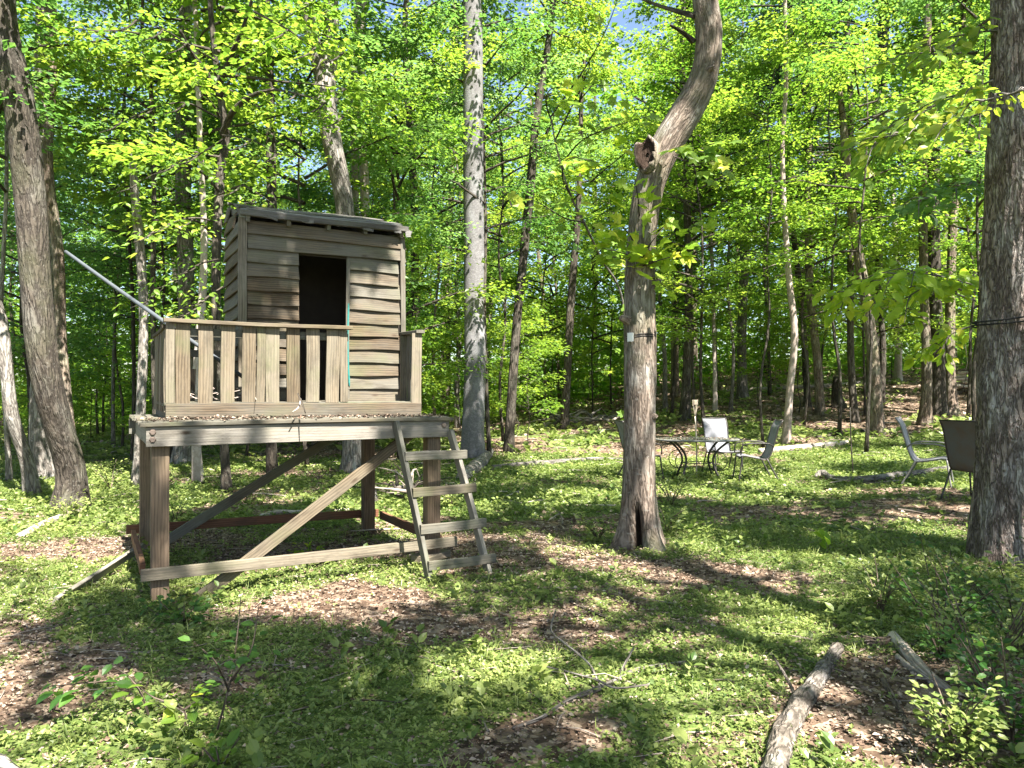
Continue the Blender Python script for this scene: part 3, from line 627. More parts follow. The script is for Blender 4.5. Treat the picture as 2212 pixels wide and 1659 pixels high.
# rope and tag
def ring(name, label, cat, cx_, cy_, cz_, r_, t_, mat, turns=1, tilt=0.0, extra=None):
    g = Geo(); a = np.linspace(0, 2 * math.pi * turns, 40 * turns)
    p = np.stack([cx_ + r_ * np.cos(a), cy_ + r_ * np.sin(a), cz_ + tilt * np.cos(a) + .02 * a / 6.28 * (turns > 1) + .006 * np.sin(a * 3)], -1)
    tube(g, p, t_, 6, 0)
    return tag(link(name, g.mesh(name, [M[mat]])), label, cat)
def trunk_at(P, z): P = np.asarray(P); return [float(np.interp(z, P[:, 2], P[:, q])) for q in range(2)]
zr = at(0, 733, TD).z; cx_, cy_ = trunk_at(pts[:7], zr)
ring('rope', 'black cord tied round the curved tree', 'rope', cx_, cy_, zr, .147, .007, 'rope', 2, .004)
def box(g, c, ex, ey, ez, mat=0, bev=0.0):
    c = np.array(c, float); ex, ey, ez = [np.array(q, float) for q in (ex, ey, ez)]
    v = np.array([c + sx * ex + sy * ey + sz * ez for sz in (-1, 1) for sy in (-1, 1) for sx in (-1, 1)])
    T = [[0, 2, 3], [0, 3, 1], [4, 5, 7], [4, 7, 6], [0, 1, 5], [0, 5, 4], [2, 6, 7], [2, 7, 3], [0, 4, 6], [0, 6, 2], [1, 3, 7], [1, 7, 5]]
    g.add(v, T, mat)
g = Geo(); box(g, (cx_ - .118, cy_ - .125, zr + .012), (.024, -.018, 0), (.004, .006, 0), (0, 0, .042))
tag(link('tag', g.mesh('tag', [M['tagwhite']])), 'small white tag held by the cord on the curved tree', 'tag')

# big tree at the right edge -----------------------------------------------------------------
RB = hit(2200, 1205); RD = RB.y
cp = [(2206, 1215, 186), (2204, 1120, 176), (2204, 1000, 174), (2206, 850, 172), (2212, 700, 168), (2220, 500, 160), (2224, 300, 150), (2228, 120, 146), (2226, 0, 144), (2222, -150, 138), (2215, -400, 120)]
rpts = [list(at(a, b, RD)) for a, b, _ in cp]; rrad = [c * RD / FPX / 2 for _, _, c in cp]; rpts[0][2] -= .15
for j in range(1, 5): rpts.append([rpts[-1][0] - .1, rpts[-1][1] + .1, rpts[-1][2] + 2.6]); rrad.append(rrad[-1] * .8)
rroot = thing('tree', 'massive deeply furrowed tree at the right edge with a cord round it', 'tree', (RB.x, RB.y, tz(RB.x, RB.y)))
def ridges(rr, th, h, co):
    q = fbm(np.stack([np.cos(th) * 9, np.sin(th) * 9, h * 2.2], -1), 8, 3)
    return rr * (1 + .05 * (np.abs(q - .5) * 4 - 1)) 
g = trunk_geo(rpts, rrad, seg=200, flare=.30, fl_h=.35, rough=.07, seed=5, step=.06, rfun=ridges)
link('trunk', g.mesh('trunk', [M['bark_big']]), rroot, Matrix.Identity(4))
link('crown', CR['c2'], rroot, Matrix.Translation(rpts[-4]) @ Matrix.Rotation(.6, 4, 'Z') @ Matrix.Diagonal((.72, .72, .72, 1)))
for dz in (0, .05):
    zr = at(0, 700, RD).z + dz; c2 = trunk_at(rpts[:8], zr)
    ring('rope', 'upper turn of black cord round the massive tree' if dz else 'lower turn of black cord round the massive tree', 'rope', c2[0], c2[1], zr, .395 , .008, 'rope', 1, .03 if dz else .008)

# forks and limbs of single trees
dJ = tJ.location.y
limb(tJ, [at(712, 225, dJ), at(692, 160, dJ - .15), at(676, 90, dJ - .2), at(664, 20, dJ - .2), at(655, -90, dJ)], [.19, .14, .13, .12, .09], 'bark_grey', seg=14)
dG = tG.location.y
for pl, rd in (([(478, 290), (500, 240), (540, 205), (590, 190)], (.055, .045, .035, .02)), ([(470, 205), (440, 150), (410, 110), (385, 60)], (.05, .04, .03, .02)), ([(466, 190), (490, 130), (520, 60), (545, -20)], (.045, .04, .03, .02)),
               ([(472, 520), (430, 480), (390, 470)], (.025, .018, .01))):
    limb(tG, [at(a, b, dG - .25 * k) for k, (a, b) in enumerate(pl)], rd, 'bark_dark')
dF = tL.location.y
limb(tL, [at(893, 300, dF), at(850, 340, dF - .1), at(810, 372, dF - .3)], [.05, .035, .02], 'bark_dark')
# frayed top and dead twigs
dR = tR.location.y
for k in range(7):
    a = at(1604 + k * 3, 440, dR); limb(tR, [a, a + Vector((random.uniform(-.1, .1), random.uniform(-.1, .1), random.uniform(.2, .7)))], [.04, .008], 'dead_wood', name='splinter', seg=4, n=3)
dP = tPine.location.y
for k in range(60):
    zz = random.uniform(3.2, 12.5); az = random.uniform(0, 6.28); L = random.uniform(.6, 2.0)
    xx = at(1750, 0, dP).x
    p0 = Vector((xx, dP, zz)); p1 = p0 + Vector((math.cos(az) * L * .6, math.sin(az) * L * .6, .1)); p2 = p0 + Vector((math.cos(az + .3) * L, math.sin(az + .3) * L, -.15))
    limb(tPine, [p0, p1, p2], [.022, .014, .005], 'dead_wood', name='dead_twig', seg=3, n=5)

# trees filling the woods -------------------------------------------------------------------
taken = []
def ok(x, y, dist):
    return all((x - a) ** 2 + (y - b) ** 2 > dist * dist for a, b in taken)
def fill(n, dr, pr, crown_keys, label, group, rad, zc, ztop, bark, seed, mind=2.0, sc=(0.85, 1.2), name='tree', cat='tree', keep=None):
    r = random.Random(seed); made = 0; tries = 0
    while made < n and tries < 4000:
        tries += 1
        d = math.sqrt(r.uniform(dr[0] ** 2, dr[1] ** 2)); px = r.uniform(*pr); x = (px - CX) / FPX * d
        if not ok(x, d, mind) or (keep and not keep(px, d)): continue
        taken.append((x, d)); made += 1
        z0 = tz(x, d); lean = r.uniform(-.05, .05); rr = r.uniform(*rad); top = r.uniform(*ztop); c = r.uniform(*zc)
        n_ = 6; P = [[x + lean * top * (k / n_) ** 1.3 + r.uniform(-.12, .12) * (k > 0), d + r.uniform(-.1, .1), z0 - .1 + top * k / n_] for k in range(n_ + 1)]
        Rd = [rr * (1 - .72 * k / n_) for k in range(n_ + 1)]
        build_tree(name, label, cat, P, Rd, r.choice(bark), (r.choice(crown_keys), r.uniform(*sc), r.uniform(0, 6.28), z0 + c), group, seed=tries % 97, seg=10, step=.6)
fill(33, (20, 44), (-250, 2500), ['u0', 'u1', 'u2', 'u3', 'u4'], 'slim leafy tree among the many standing back in the woods', 'slim trees back in the woods', (.05, .12), (2.6, 5.5), (10, 14), ['bark_dark', 'bark_brown', 'bark_grey'], 41, 2.2, (.85, 1.3))
fill(18, (27, 50), (-200, 2400), ['d0', 'd1', 'c0', 'c2'], 'tall canopy tree far back in the woods', 'tall trees far back in the woods', (.14, .24), (7.5, 12), (19, 24), ['bark_grey', 'bark_brown', 'bark_dark'], 42, 3.2, (1.0, 1.4))
fill(6, (15, 20), (-100, 1000), ['u0', 'u1', 'n0', 'n1'], 'small leafy tree in the thicket behind the playhouse', 'small trees behind the playhouse', (.03, .06), (1.6, 3.2), (7, 10), ['bark_dark'], 43, 1.6, (.8, 1.1))
fill(16, (21, 34), (1000, 2300), ['u0', 'u2', 'u4'], 'x', 'small leafy trees on the far slope', (.03, .06), (1.8, 3.2), (8, 11), ['bark_dark'], 48, 1.8, (.9, 1.3))
fill(14, (16, 30), (-200, 1050), ['u1', 'u3', 'n1'], 'x', 'small leafy trees in the left woods', (.03, .06), (.8, 2.2), (7, 10), ['bark_dark'], 49, 1.6, (.9, 1.2))
fill(7, (15, 21), (1050, 2150), ['u1', 'u3', 'n0'], 'small leafy tree overhanging the clearing with the table', 'small trees round the clearing', (.03, .06), (4.0, 5.5), (9, 11), ['bark_dark'], 44, 2.0, (.8, 1.1))
fill(40, (16, 34), (-150, 1150), ['s0', 's1', 's2'], 'young sapling in the thicket at the left', 'saplings in the left thicket', (.012, .02), (.2, .9), (2.6, 3.6), ['bark_dark'], 45, 1.3, (.8, 1.5), name='sapling', cat='sapling')
fill(34, (24, 44), (1100, 2350), ['s0', 's1', 's2'], 'young sapling on the far slope', 'saplings on the far slope', (.012, .02), (.9, 2.0), (2.8, 4.2), ['bark_dark'], 46, 1.6, (.9, 1.5), name='sapling', cat='sapling')
LAND = [(150, 'the thick leaning tree'), (300, 'the splintered snag'), (400, 'the stout tree behind the porch'), (490, 'the dark forked tree'), (590, 'the double-stemmed tree'), (760, 'the furrowed tree behind the playhouse'), (905, 'the slim tree by the playhouse wall'), (1022, 'the smooth grey tree'),
        (1110, 'the slender curving tree'), (1225, 'the pale-patched dark tree'), (1384, 'the hollow curved tree'), (1480, 'the dark tree beyond the table'), (1606, 'the frayed snag'), (1705, 'the pinkish-white tree'), (1760, 'the twiggy pine'), (1885, 'the dead leaning trunk'), (2026, 'the darkest trunk behind the chairs'), (2160, 'the massive tree')]
KW = {'slim trees back in the woods': 'slim background tree', 'tall trees far back in the woods': 'tall distant tree', 'small trees behind the playhouse': 'small thicket tree', 'small leafy trees on the far slope': 'low-branched slope tree', 'small leafy trees in the left woods': 'low bushy-crowned tree',
      'small trees round the clearing': 'small clearing-edge tree', 'saplings in the left thicket': 'thicket sapling', 'saplings on the far slope': 'slope sapling'}
ORD = ['nearest', 'second', 'third', 'fourth', 'fifth', 'sixth', 'seventh', 'eighth', 'ninth', 'tenth', 'eleventh', 'twelfth', 'thirteenth', 'fourteenth', 'fifteenth']
bag = {}
for o in list(C.objects):
    gk = o.get('group')
    if gk in KW:
        px = CX + o.location.x / o.location.y * FPX; i_ = min(range(len(LAND)), key=lambda q: abs(LAND[q][0] - px))
        bag.setdefault((gk, i_, px >= LAND[i_][0]), []).append((abs(px - LAND[i_][0]), o))
for (gk, i_, rt), L_ in bag.items():
    L_.sort(key=lambda q: q[0])
    for k, (_, o) in enumerate(L_):
        o['label'] = (ORD[k] + ' ' if len(L_) > 1 else 'lone ') + KW[gk] + ' just ' + ('right' if rt else 'left') + ' of ' + LAND[i_][1]
# unseen trees added around and behind the viewer to throw the dappled shade
BEH = [(1.2, -4.6, 'b0', .9), (6.4, -3.2, 'b1', 1.0), (10.6, -0.6, 'b2', 1.0), (5.6, -0.2, 'b1', .75), (8.6, 3.6, 'b0', .9), (5.5, -9.0, 'b2', 1.0), (-3.9, -3.4, 'b0', .75), (12.5, -7, 'c0', 1.0), (14, 6.0, 'b2', 1.0), (-9.5, -4.5, 'c1', .9), (-10, 6.5, 'c0', .9)]
for k, (x, y, key, sc) in enumerate(BEH):
    z0 = tz(x, y)
    build_tree('tree', 'unseen canopy tree added for shade beside and behind the viewpoint', 'tree', [[x, y, z0 - .1], [x + .1, y, 5], [x - .1, y + .1, 11], [x, y, 20]], [.24, .2, .16, .05], 'bark_grey', (key, sc, k * 1.3, (9.5 if key[0] == 'b' else 11) + (k % 3) * .8), 'unseen shade trees round the viewpoint', seed=k + 50)

# the woods beyond: one mass of leaves no one could count
def mass(name, n, dr, hr, ls, seed, lm='leaf', px=(-700, 2900)):
    r = np.random.default_rng(seed); g = Geo(); m = n // 40
    d = np.sqrt(r.uniform(dr[0] ** 2, dr[1] ** 2, m)); x = (r.uniform(*px, m) - CX) / FPX * d
    z = terrain(x, d) + hr[0] + (hr[1] - hr[0]) * r.random(m) ** 1.9
    c = np.stack([x, d, z], -1)
    P = np.repeat(c, 40, 0) + r.normal(0, 1, (m * 40, 3)) * np.array([1.0, 1.0, .5]) * np.repeat(r.uniform(.4, 1.3, m), 40)[:, None]
    k = len(P); leaves(g, P, r.normal(0, 1, (k, 3)) * [1, 1, .4], np.array([0, 0, 1.0]) + r.normal(0, .5, (k, 3)), ls * r.uniform(.6, 1.3, k), 'rhomb', 0, np.clip(np.repeat(r.uniform(.1, .7, m), 40) + r.normal(0, .15, k), 0, 1), 1.3)
    return tag(link(name, g.mesh(name, [M[lm]])), kind='stuff')
tag(mass('distant_woods', 170000, (42, 75), (-.5, 30), .42, 61), 'dense sunlit foliage of the woods beyond the last trunks', 'woods')
tag(mass('distant_undergrowth', 120000, (36, 62), (-.3, 11), .30, 63, 'leaf'), 'low sunlit thicket behind the last trunks', 'thicket')
print('woods done')

# ---------------------------------------------------------------- the raised playhouse
F0 = Vector((-2.70, 5.40, 0)); E = Vector((.874, .486, 0)).normalized(); B = Vector((-E.y, E.x, 0))
DW, DD, DZ = 2.47, 1.98, EYE - 0.215          # deck width, depth, top
def H(i_, s, z): return F0 + E * i_ + B * s + Vector((0, 0, z))
def iat(px, s):
    o = F0 + B * s; k = (px - CX) / FPX
    return (k * o.y - o.x) / (E.x - k * E.y)
brnd = random.Random(5)
def board(name, A, Bp, wdt, thk, wdir, mat, parent, seg=8, warp=0.004, bev=0.003, jag=0.0):
    """a sawn board from A to Bp (world), wdt across wdir, own origin and slight warp"""
    A = Vector(A); Bp = Vector(Bp); x = (Bp - A); L = x.length; x.normalize()
    y = Vector(wdir); y = (y - x * y.dot(x)).normalized(); z = x.cross(y)
    Mw = Matrix.Translation((A + Bp) / 2) @ Matrix((x, y, z)).transposed().to_4x4()
    a, b = wdt / 2, thk / 2; e = min(bev, b * .6)
    pf = np.array([[-a + e, -b], [a - e, -b], [a, -b + e], [a, b - e], [a - e, b], [-a + e, b], [-a, b - e], [-a, -b + e]])
    t = np.linspace(-.5, .5, seg + 1); f1, f2, f3 = [brnd.uniform(0, 6) for _ in range(3)]
    V = []
    for tt in t:
        oy = warp * math.sin(tt * 4 + f1); oz = warp * math.sin(tt * 5 + f2) ; tw = warp * 3 * math.sin(tt * 3 + f3)
        for (yy, zz) in pf:
            V.append([tt * L + (brnd.uniform(-jag, jag) if abs(tt) == .5 else 0), yy + oy + brnd.uniform(-.0008, .0008), zz + oz + yy * tw + brnd.uniform(-.0006, .0006)])
    V = np.array(V); n = 8; T = []
    for k in range(seg):
        for j in range(n):
            p, q = k * n + j, k * n + (j + 1) % n; T += [[p, q, q + n], [p, q + n, p + n]]
    for j in range(1, n - 1): T.append([0, j + 1, j]); T.append([seg * n, seg * n + j, seg * n + j + 1])
    T = np.array(T)[:, ::-1] if False else np.array(T)
    g = Geo(); g.add(V, T)
    return link(name, g.mesh(name, [M[mat]]), parent, Mw)

UP = Vector((0, 0, 1))
ph = thing('playhouse', 'weathered wooden playhouse on a raised deck with a dark doorway', 'playhouse', F0)
inn = .10
for (i_, s) in ((inn + .03, .09), (DW - .15, .09), (inn + .03, DD - .1), (DW - .15, DD - .1)):
    q = H(i_, s, 0); z0 = tz(q.x, q.y)
    board('post', (q.x, q.y, z0 - .15), (q.x, q.y, DZ - .03), .122, .122, E, 'wood_post', ph, seg=4, warp=.002, bev=.006)
bt = DZ - .035; bh = .145
fb = board('rim_beam', H(.03, 0, bt - bh / 2), H(DW - .03, 0, bt - bh / 2), bh, .04, UP, 'wood_beam', ph, seg=14, warp=.003)
board('rim_beam', H(-.02, DD, bt - bh / 2), H(DW + .02, DD, bt - bh / 2), bh, .04, UP, 'wood_old', ph)
for i_ in (.055, DW - .055): board('rim_beam', H(i_, .025, bt - bh / 2), H(i_, DD - .025, bt - bh / 2), bh, .04, UP, 'wood_beam', ph)
for k in range(1, 5): board('joist', H(k * DW / 5, .025, bt - bh / 2 - .004), H(k * DW / 5, DD - .025, bt - bh / 2 - .004), .13, .04, UP, 'wood_old', ph)
nd = 14
for k in range(nd):
    s = -.05 + (DD + .1) * (k + .5) / nd
    board('deck_board', H(-.0 + brnd.uniform(-.02, .02), s, DZ - .016 + brnd.uniform(-.003, .003)), H(DW - .0 + brnd.uniform(-.02, .02), s, DZ - .016), .138, .03, B, 'wood_old', ph, warp=.004, jag=.006)
def knob(parent, c, nrm, r_=.018, t_=.014, name='bolt', mat='bolt', seg=6):
    g = Geo(); c = np.array(c); nrm = np.array(nrm); tube(g, [c - nrm * .01, c + nrm * t_ * .4, c + nrm * t_], [r_ * 1.4, r_ * 1.35, r_], seg, 0, smooth=False)
    return link(name, g.mesh(name, [M[mat]]), parent, Matrix.Identity(4))
nf = -B
for (px, py) in ((330, 934), (330, 950)):
    i_ = iat(px, 0); q = H(i_, -.02, 0); knob(fb, (q.x, q.y, EYE - (py - HY) / FPX * q.y), nf)
i_ = iat(957, 0); q = H(i_, -.02, 0); knob(fb, (q.x, q.y, EYE - (918 - HY) / FPX * q.y), nf)
# lower rails and diagonal braces
LZ = EYE - 1.33
board('lower_rail', H(-.0, -.0, LZ - .0), H(DW + .05, -.0, LZ - .0), .085, .038, UP, 'wood_rail', ph, warp=.006)
board('lower_rail', H(-.04, DD + .0, LZ + .02), H(DW + .0, DD, LZ - .02), .085, .038, UP, 'wood_red', ph)
board('lower_rail', H(DW - .03, .19, LZ - .01), H(DW - .03, DD - .18, LZ - .01), .085, .038, UP, 'wood_red', ph)
board('lower_rail', H(.02, .19, LZ), H(.02, DD - .18, LZ), .085, .038, UP, 'wood_red', ph)
board('skid', H(DW - .3, .0, .10), H(DW - .02, .16, .10), .06, .2, UP, 'wood_rail', ph, seg=3)
p0 = H(.38, .045, -.02); p1 = H(DW - .17, .19, DZ - .06)
board('brace', p0 + Vector((0, 0, 0)), p1, .09, .038, UP, 'wood_rail', ph)
board('brace', H(.12, DD - .18, .02), H(DW - .2, DD - .16, DZ - .05), .09, .038, UP, 'wood_old', ph)
# raised porch floor
SF = .60; i0 = iat(358, SF); i1 = iat(909, SF); FZ = EYE - .082; SB = DD - .04
SW = 1.02
kick = board('floor_edge', H(i0, SF, DZ + .062), H(i1, SF, DZ + .062), .118, .036, UP, 'wood_siding', ph, seg=12)
board('floor_edge', H(i0 + .02, SF + .02, DZ + .06), H(i0 + .02, SB, DZ + .06), .115, .036, UP, 'wood_old', ph)
board('floor_edge', H(i1 - .02, SF + .02, DZ + .06), H(i1 - .02, SB, DZ + .06), .115, .036, UP, 'wood_old', ph)
nfb = 10
for k in range(nfb):
    s = SF + (SB - SF) * (k + .5) / nfb
    board('floor_board', H(i0 - .01, s, FZ - .014), H(i1 + .01, s, FZ - .014), (SB - SF) / nfb - .006, .024, B, 'wood_old', ph)
# front railing
RT = EYE + .585
ir1 = iat(753, SF)
fr = thing  # keep name
rail = board('railing', H(i0 - .02, SF - .012, RT), H(ir1 + .02, SF - .012, RT), .09, .032, B, 'wood_rail', ph, seg=10)
board('rail_stringer', H(i0 + .02, SF + .028, RT - .085), H(ir1, SF + .028, RT - .085), .07, .03, UP, 'wood_old', rail)
def c1x(v): return (v / 2.011 + 400) / 1.389
zs0, zs1 = DZ + .125, RT - .018
for n_, (a, b) in enumerate([(193, 252), (252, 345), (388, 480), (525, 613), (655, 740), (742, 797), (797, 882), (922, 1005), (1040, 1122), (1162, 1245), (1245, 1293)]):
    ia, ib = iat(c1x(a), SF), iat(c1x(b), SF); m_ = (ia + ib) / 2; wd = (ib - ia) - .004
    board('slat', H(m_ + brnd.uniform(-.003, .003), SF - (.004 if wd > .14 else -.008), zs0 + brnd.uniform(-.004, .006)), H(m_, SF - .004, zs1), wd, .022, E, 'wood_rail', rail, seg=6, warp=.003)
# left and back railings
lr = board('railing', H(i0 + .01, SF + .03, RT - .045), H(i0 + .01, SB, RT - .045), .07, .03, E, 'wood_old', ph)
for k in range(6):
    s = SF + .10 + k * .22; board('slat', H(i0 + .0, s, zs0 - .07), H(i0 + .0, s, RT - .06), .13, .022, B, 'wood_rail', lr, seg=4)
ihl = iat(528, SW)
brl = board('railing', H(i0, SB, RT - .05), H(ihl - .03, SB, RT - .05), .07, .03, B, 'wood_old', ph)
board('rail_stringer', H(i0, SB - .03, RT - .2), H(ihl - .03, SB - .03, RT - .2), .07, .03, UP, 'wood_old', brl)
for k in range(5):
    i_ = i0 + .1 + k * .2; board('slat', H(i_, SB - .005, zs0 - .05), H(i_, SB - .005, RT - .25 - .1 * (k % 2)), .12, .022, E, 'wood_rail', brl, seg=4)
# right side railing
rr_ = board('railing', H(i1 - .02, SF - .04, RT + .0), H(i1 - .02, SW + .02, RT - .0), .085, .03, E, 'wood_old', ph)
board('slat', H(i1 - .045, SF + .0, zs0 - .02), H(i1 - .045, SF + .0, RT - .018), .10, .022, E, 'wood_rail', rr_)
board('slat', H(i1 - .0, SF + .3, zs0 - .02), H(i1 - .0, SF + .3, RT - .018), .09, .022, B, 'wood_old', rr_)
board('slat', H(i1 - .03, SW - .03, zs0 - .02), H(i1 - .03, SW - .03, RT - .018), .07, .03, E, 'wood_rail', rr_)
# house: lining coloured dark as interior shade, then lapped siding planks
iw0, iw1 = iat(524, SW), iat(869, SW); id0, id1 = iat(644, SW), iat(749, SW)
WT = EYE + 1.585; WB = FZ + .0; DTOP = EYE + 1.29; SK = DD - .02; rise = .27
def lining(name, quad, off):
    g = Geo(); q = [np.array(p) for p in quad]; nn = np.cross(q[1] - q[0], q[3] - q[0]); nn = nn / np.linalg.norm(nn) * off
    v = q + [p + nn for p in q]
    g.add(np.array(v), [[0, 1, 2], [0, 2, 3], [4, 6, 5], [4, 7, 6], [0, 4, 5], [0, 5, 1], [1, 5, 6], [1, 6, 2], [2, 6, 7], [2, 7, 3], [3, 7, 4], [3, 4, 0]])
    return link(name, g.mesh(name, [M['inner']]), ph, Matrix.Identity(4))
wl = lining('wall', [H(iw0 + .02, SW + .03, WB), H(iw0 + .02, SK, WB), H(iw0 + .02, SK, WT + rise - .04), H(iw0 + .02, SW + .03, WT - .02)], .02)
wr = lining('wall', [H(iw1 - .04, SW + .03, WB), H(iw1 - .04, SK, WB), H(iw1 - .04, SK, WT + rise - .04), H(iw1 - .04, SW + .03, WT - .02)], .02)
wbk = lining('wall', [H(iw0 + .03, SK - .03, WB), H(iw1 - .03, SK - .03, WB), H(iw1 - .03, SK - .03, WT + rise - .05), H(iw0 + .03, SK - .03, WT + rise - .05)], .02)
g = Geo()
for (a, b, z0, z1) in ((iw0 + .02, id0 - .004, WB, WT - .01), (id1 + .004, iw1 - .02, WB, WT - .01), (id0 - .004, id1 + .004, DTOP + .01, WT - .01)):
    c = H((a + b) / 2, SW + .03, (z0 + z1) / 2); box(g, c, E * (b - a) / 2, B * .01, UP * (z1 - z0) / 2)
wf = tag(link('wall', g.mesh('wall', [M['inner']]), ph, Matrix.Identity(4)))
def plank(par, A, Bp, z, out, mat='wood_siding', h=.155, lap=.030):
    """lapped plank: its lower edge stands out"""
    tl = (UP * h - out * lap).normalized()
    mid = UP * (h / 2) + out * (lap / 2 + .004)
    return board('plank', A + UP * z + mid, Bp + UP * z + mid, h, .017, tl, mat, par, seg=9, warp=.0042, jag=.006)
ex = (WT - WB) / 13.0; outv = -B
for k in range(13):
    z = WB + k * ex - .015; top_ = z + .155
    hh = .155 if k < 12 else ex
    if z + .06 > DTOP:
        plank(wf, H(iw0 + .035, SW + .012, 0), H(iw1 - .03, SW + .012, 0), z, outv, h=hh)
    else:
        if z + .06 < DTOP:
            plank(wf, H(iw0 + .035, SW + .012, 0), H(id0, SW + .012, 0), z, outv, h=min(hh, DTOP - z + .03))
            plank(wf, H(id1, SW + .012, 0), H(iw1 - .03 - brnd.uniform(0, .02), SW + .012, 0), z, outv, h=min(hh, DTOP - z + .03))
for k in range(15):
    z = WB + k * ex - .015
    # side walls: top rows are cut by the roof slope
    s_start = SW + .02
    if z > WT - .1: s_start = SW + (SK - SW) * min(.9, (z - WT + .13) / rise * .9)
    plank(wl, H(iw0 - .002, s_start, 0), H(iw0 - .002, SK, 0), z, -E, h=.15)
    plank(wr, H(iw1 + .002, s_start, 0), H(iw1 + .002, SK, 0), z, E, h=.15)
for k in range(15):
    z = WB + k * ex - .015; plank(wbk, H(iw0, SK + .0, 0), H(iw1, SK + .0, 0), z, B, h=.15)
board('corner_board', H(iw0 - .005, SW - .012, WB - .01), H(iw0 - .005, SW - .012, WT - .0), .075, .024, E, 'wood_beam', wf, seg=6)
board('corner_board', H(iw1 - .002, SW - .012, WB), H(iw1 - .002, SW - .012, WT - .02), .05, .026, E, 'wood_siding', wf, seg=6)
board('corner_board', H(iw0 - .024, SW + .03, WB - .01), H(iw0 - .024, SW + .03, WT), .05, .02, B, 'wood_beam', wl, seg=6)
board('door_trim', H(id1 + .004, SW - .022, WB), H(id1 + .002, SW - .022, DTOP), .035, .016, E, 'wood_siding', wf, seg=4)
board('teal_strip', H(id1 + .012, SW - .034, WB + .16), H(id1 + .002, SW - .034, EYE + .86), .016, .007, E, 'teal', wf, seg=14, warp=.006, jag=.02)
# roof: rafters and boards sloping up to the back, rotten at the front
RZ0, RZ1 = EYE + 1.635, EYE + 1.955
def roofp(i_, s): return H(i_, s, RZ0 + (RZ1 - RZ0) * (s - (SW - .08)) / (DD + .12 - (SW - .08)))
rf0, rf1 = SW - .08, DD + .12
lo = iat(486, rf1) + .02; hi = iw1 + .05
rp = board('roof', roofp(iw0 - .03, rf0 + .035) - UP * .03, roofp(iw1 + .05, rf0 + .035) - UP * .03, .07, .02, B, 'wood_roof', ph, seg=10)
for k in range(5):
    i_ = iw0 + .03 + (iw1 - iw0 - .06) * k / 4
    board('rafter', roofp(i_, rf0 + .015) - UP * .065, roofp(i_, rf1 - .02) - UP * .065, .06, .035, UP, 'wood_old', rp, seg=4)
for k in range(8):
    s = rf0 + (rf1 - rf0) * (k + .5) / 8
    a, b = roofp(lo + brnd.uniform(-.03, .03), s), roofp(hi + brnd.uniform(-.05, .03) - .06 * (k < 2), s)
    board('roof_board', a + UP * brnd.uniform(-.002, .012), b + UP * (brnd.uniform(-.006, .006) + .02), .142, .022, (roofp(0, 1) - roofp(0, 0)), 'wood_roof', rp, seg=12, warp=.009, jag=.02)
board('roof_board', roofp(iw0 - .05, rf0 - .005) + UP * -.012, roofp(hi - .02, rf0 - .01) + UP * -.004, .05, .016, UP, 'wood_roof', rp, seg=12, warp=.008, jag=.02)
for k in range(5):
    i_ = iw0 + .2 + .3 * k + brnd.uniform(-.05, .05)
    board('roof_splinter', roofp(i_, rf0 - .01) - UP * .03, roofp(i_ + brnd.uniform(.05, .12), rf0 - .012) - UP * brnd.uniform(.02, .05), .035, .01, UP, 'wood_roof', rp, seg=3, jag=.02)
board('roof_splinter', roofp(iw1 + .0, rf0 - .012) - UP * .05, roofp(iw1 + .05, rf0 - .02) - UP * .045, .06, .01, UP, 'wood_roof', rp, seg=3, jag=.02)

# ladder ------------------------------------------------------------------------------------
ld = thing('ladder', 'old grey wooden ladder leaning on the right end of the deck', 'ladder', (-.45, 6.15, .1))
t0 = H(iat(856, -.05), -.045, EYE - (912 - HY) / FPX * 6.3); t1 = H(DW - .03, -.045, EYE - (930 - HY) / FPX * 6.58)
f0 = Vector((-.655, 5.98, tz(-.655, 5.98) - .04)); f1 = Vector((-.19, 6.24, tz(-.19, 6.24) - .03))
pl_ = (t1 - t0).cross(f0 - t0).normalized()
sdir = pl_
if sdir.y > 0: sdir = -sdir
s0 = board('stile', f0, t0, .085, .036, sdir, 'wood_old', ld, seg=8); s1 = board('stile', f1, t1, .085, .036, sdir, 'wood_beam', ld, seg=8)
for n_, (yl, yr) in enumerate([(990, 984), (1068, 1056), (1146, 1132), (1224, 1208)]):
    def onl(f, t_, yy):
        lo_, hi_ = 0, 1
        for _ in range(30):
            m_ = (lo_ + hi_) / 2; q = f.lerp(t_, m_); y_ = HY + (EYE - q.z) / q.y * FPX
            if y_ > yy: lo_ = m_
            else: hi_ = m_
        return f.lerp(t_, m_)
    a = onl(f0, t0, yl) + sdir * .05; b = onl(f1, t1, yr) + sdir * .05; dr = (b - a).normalized()
    board('rung', a - dr * .01, b + dr * .07, .075, .036, UP, 'wood_beam' if n_ < 1 else 'wood_old', ld, seg=5)
# pipe through the porch ----------------------------------------------------------------------
g = Geo(); pa = at(140, 543, 7.9); pb = at(357, 697, 6.35); pc = at(525, 815, 6.62)
dr = (pb - pa).normalized(); pend = pb + dr * 1.15
tube(g, [pa, pa.lerp(pb, .5) + Vector((0, 0, -.004)), pb, at(530, 818, 6.55)], .0175, 12, 0, n=20)
tag(link('pipe', g.mesh('pipe', [M['metal_pipe']])), 'long grey metal pipe slanting up out of the porch', 'pipe')
# plank leaning on the left posts
hp = hit(120, 1308)
tag(board('leaning_plank', (hp.x, hp.y, hp.z + .01), at(312, 1178, 6.9), .085, .03, (0.3, .5, .8), 'wood_beam', None, seg=8), 'loose grey board lying slanted against the left posts', 'plank')

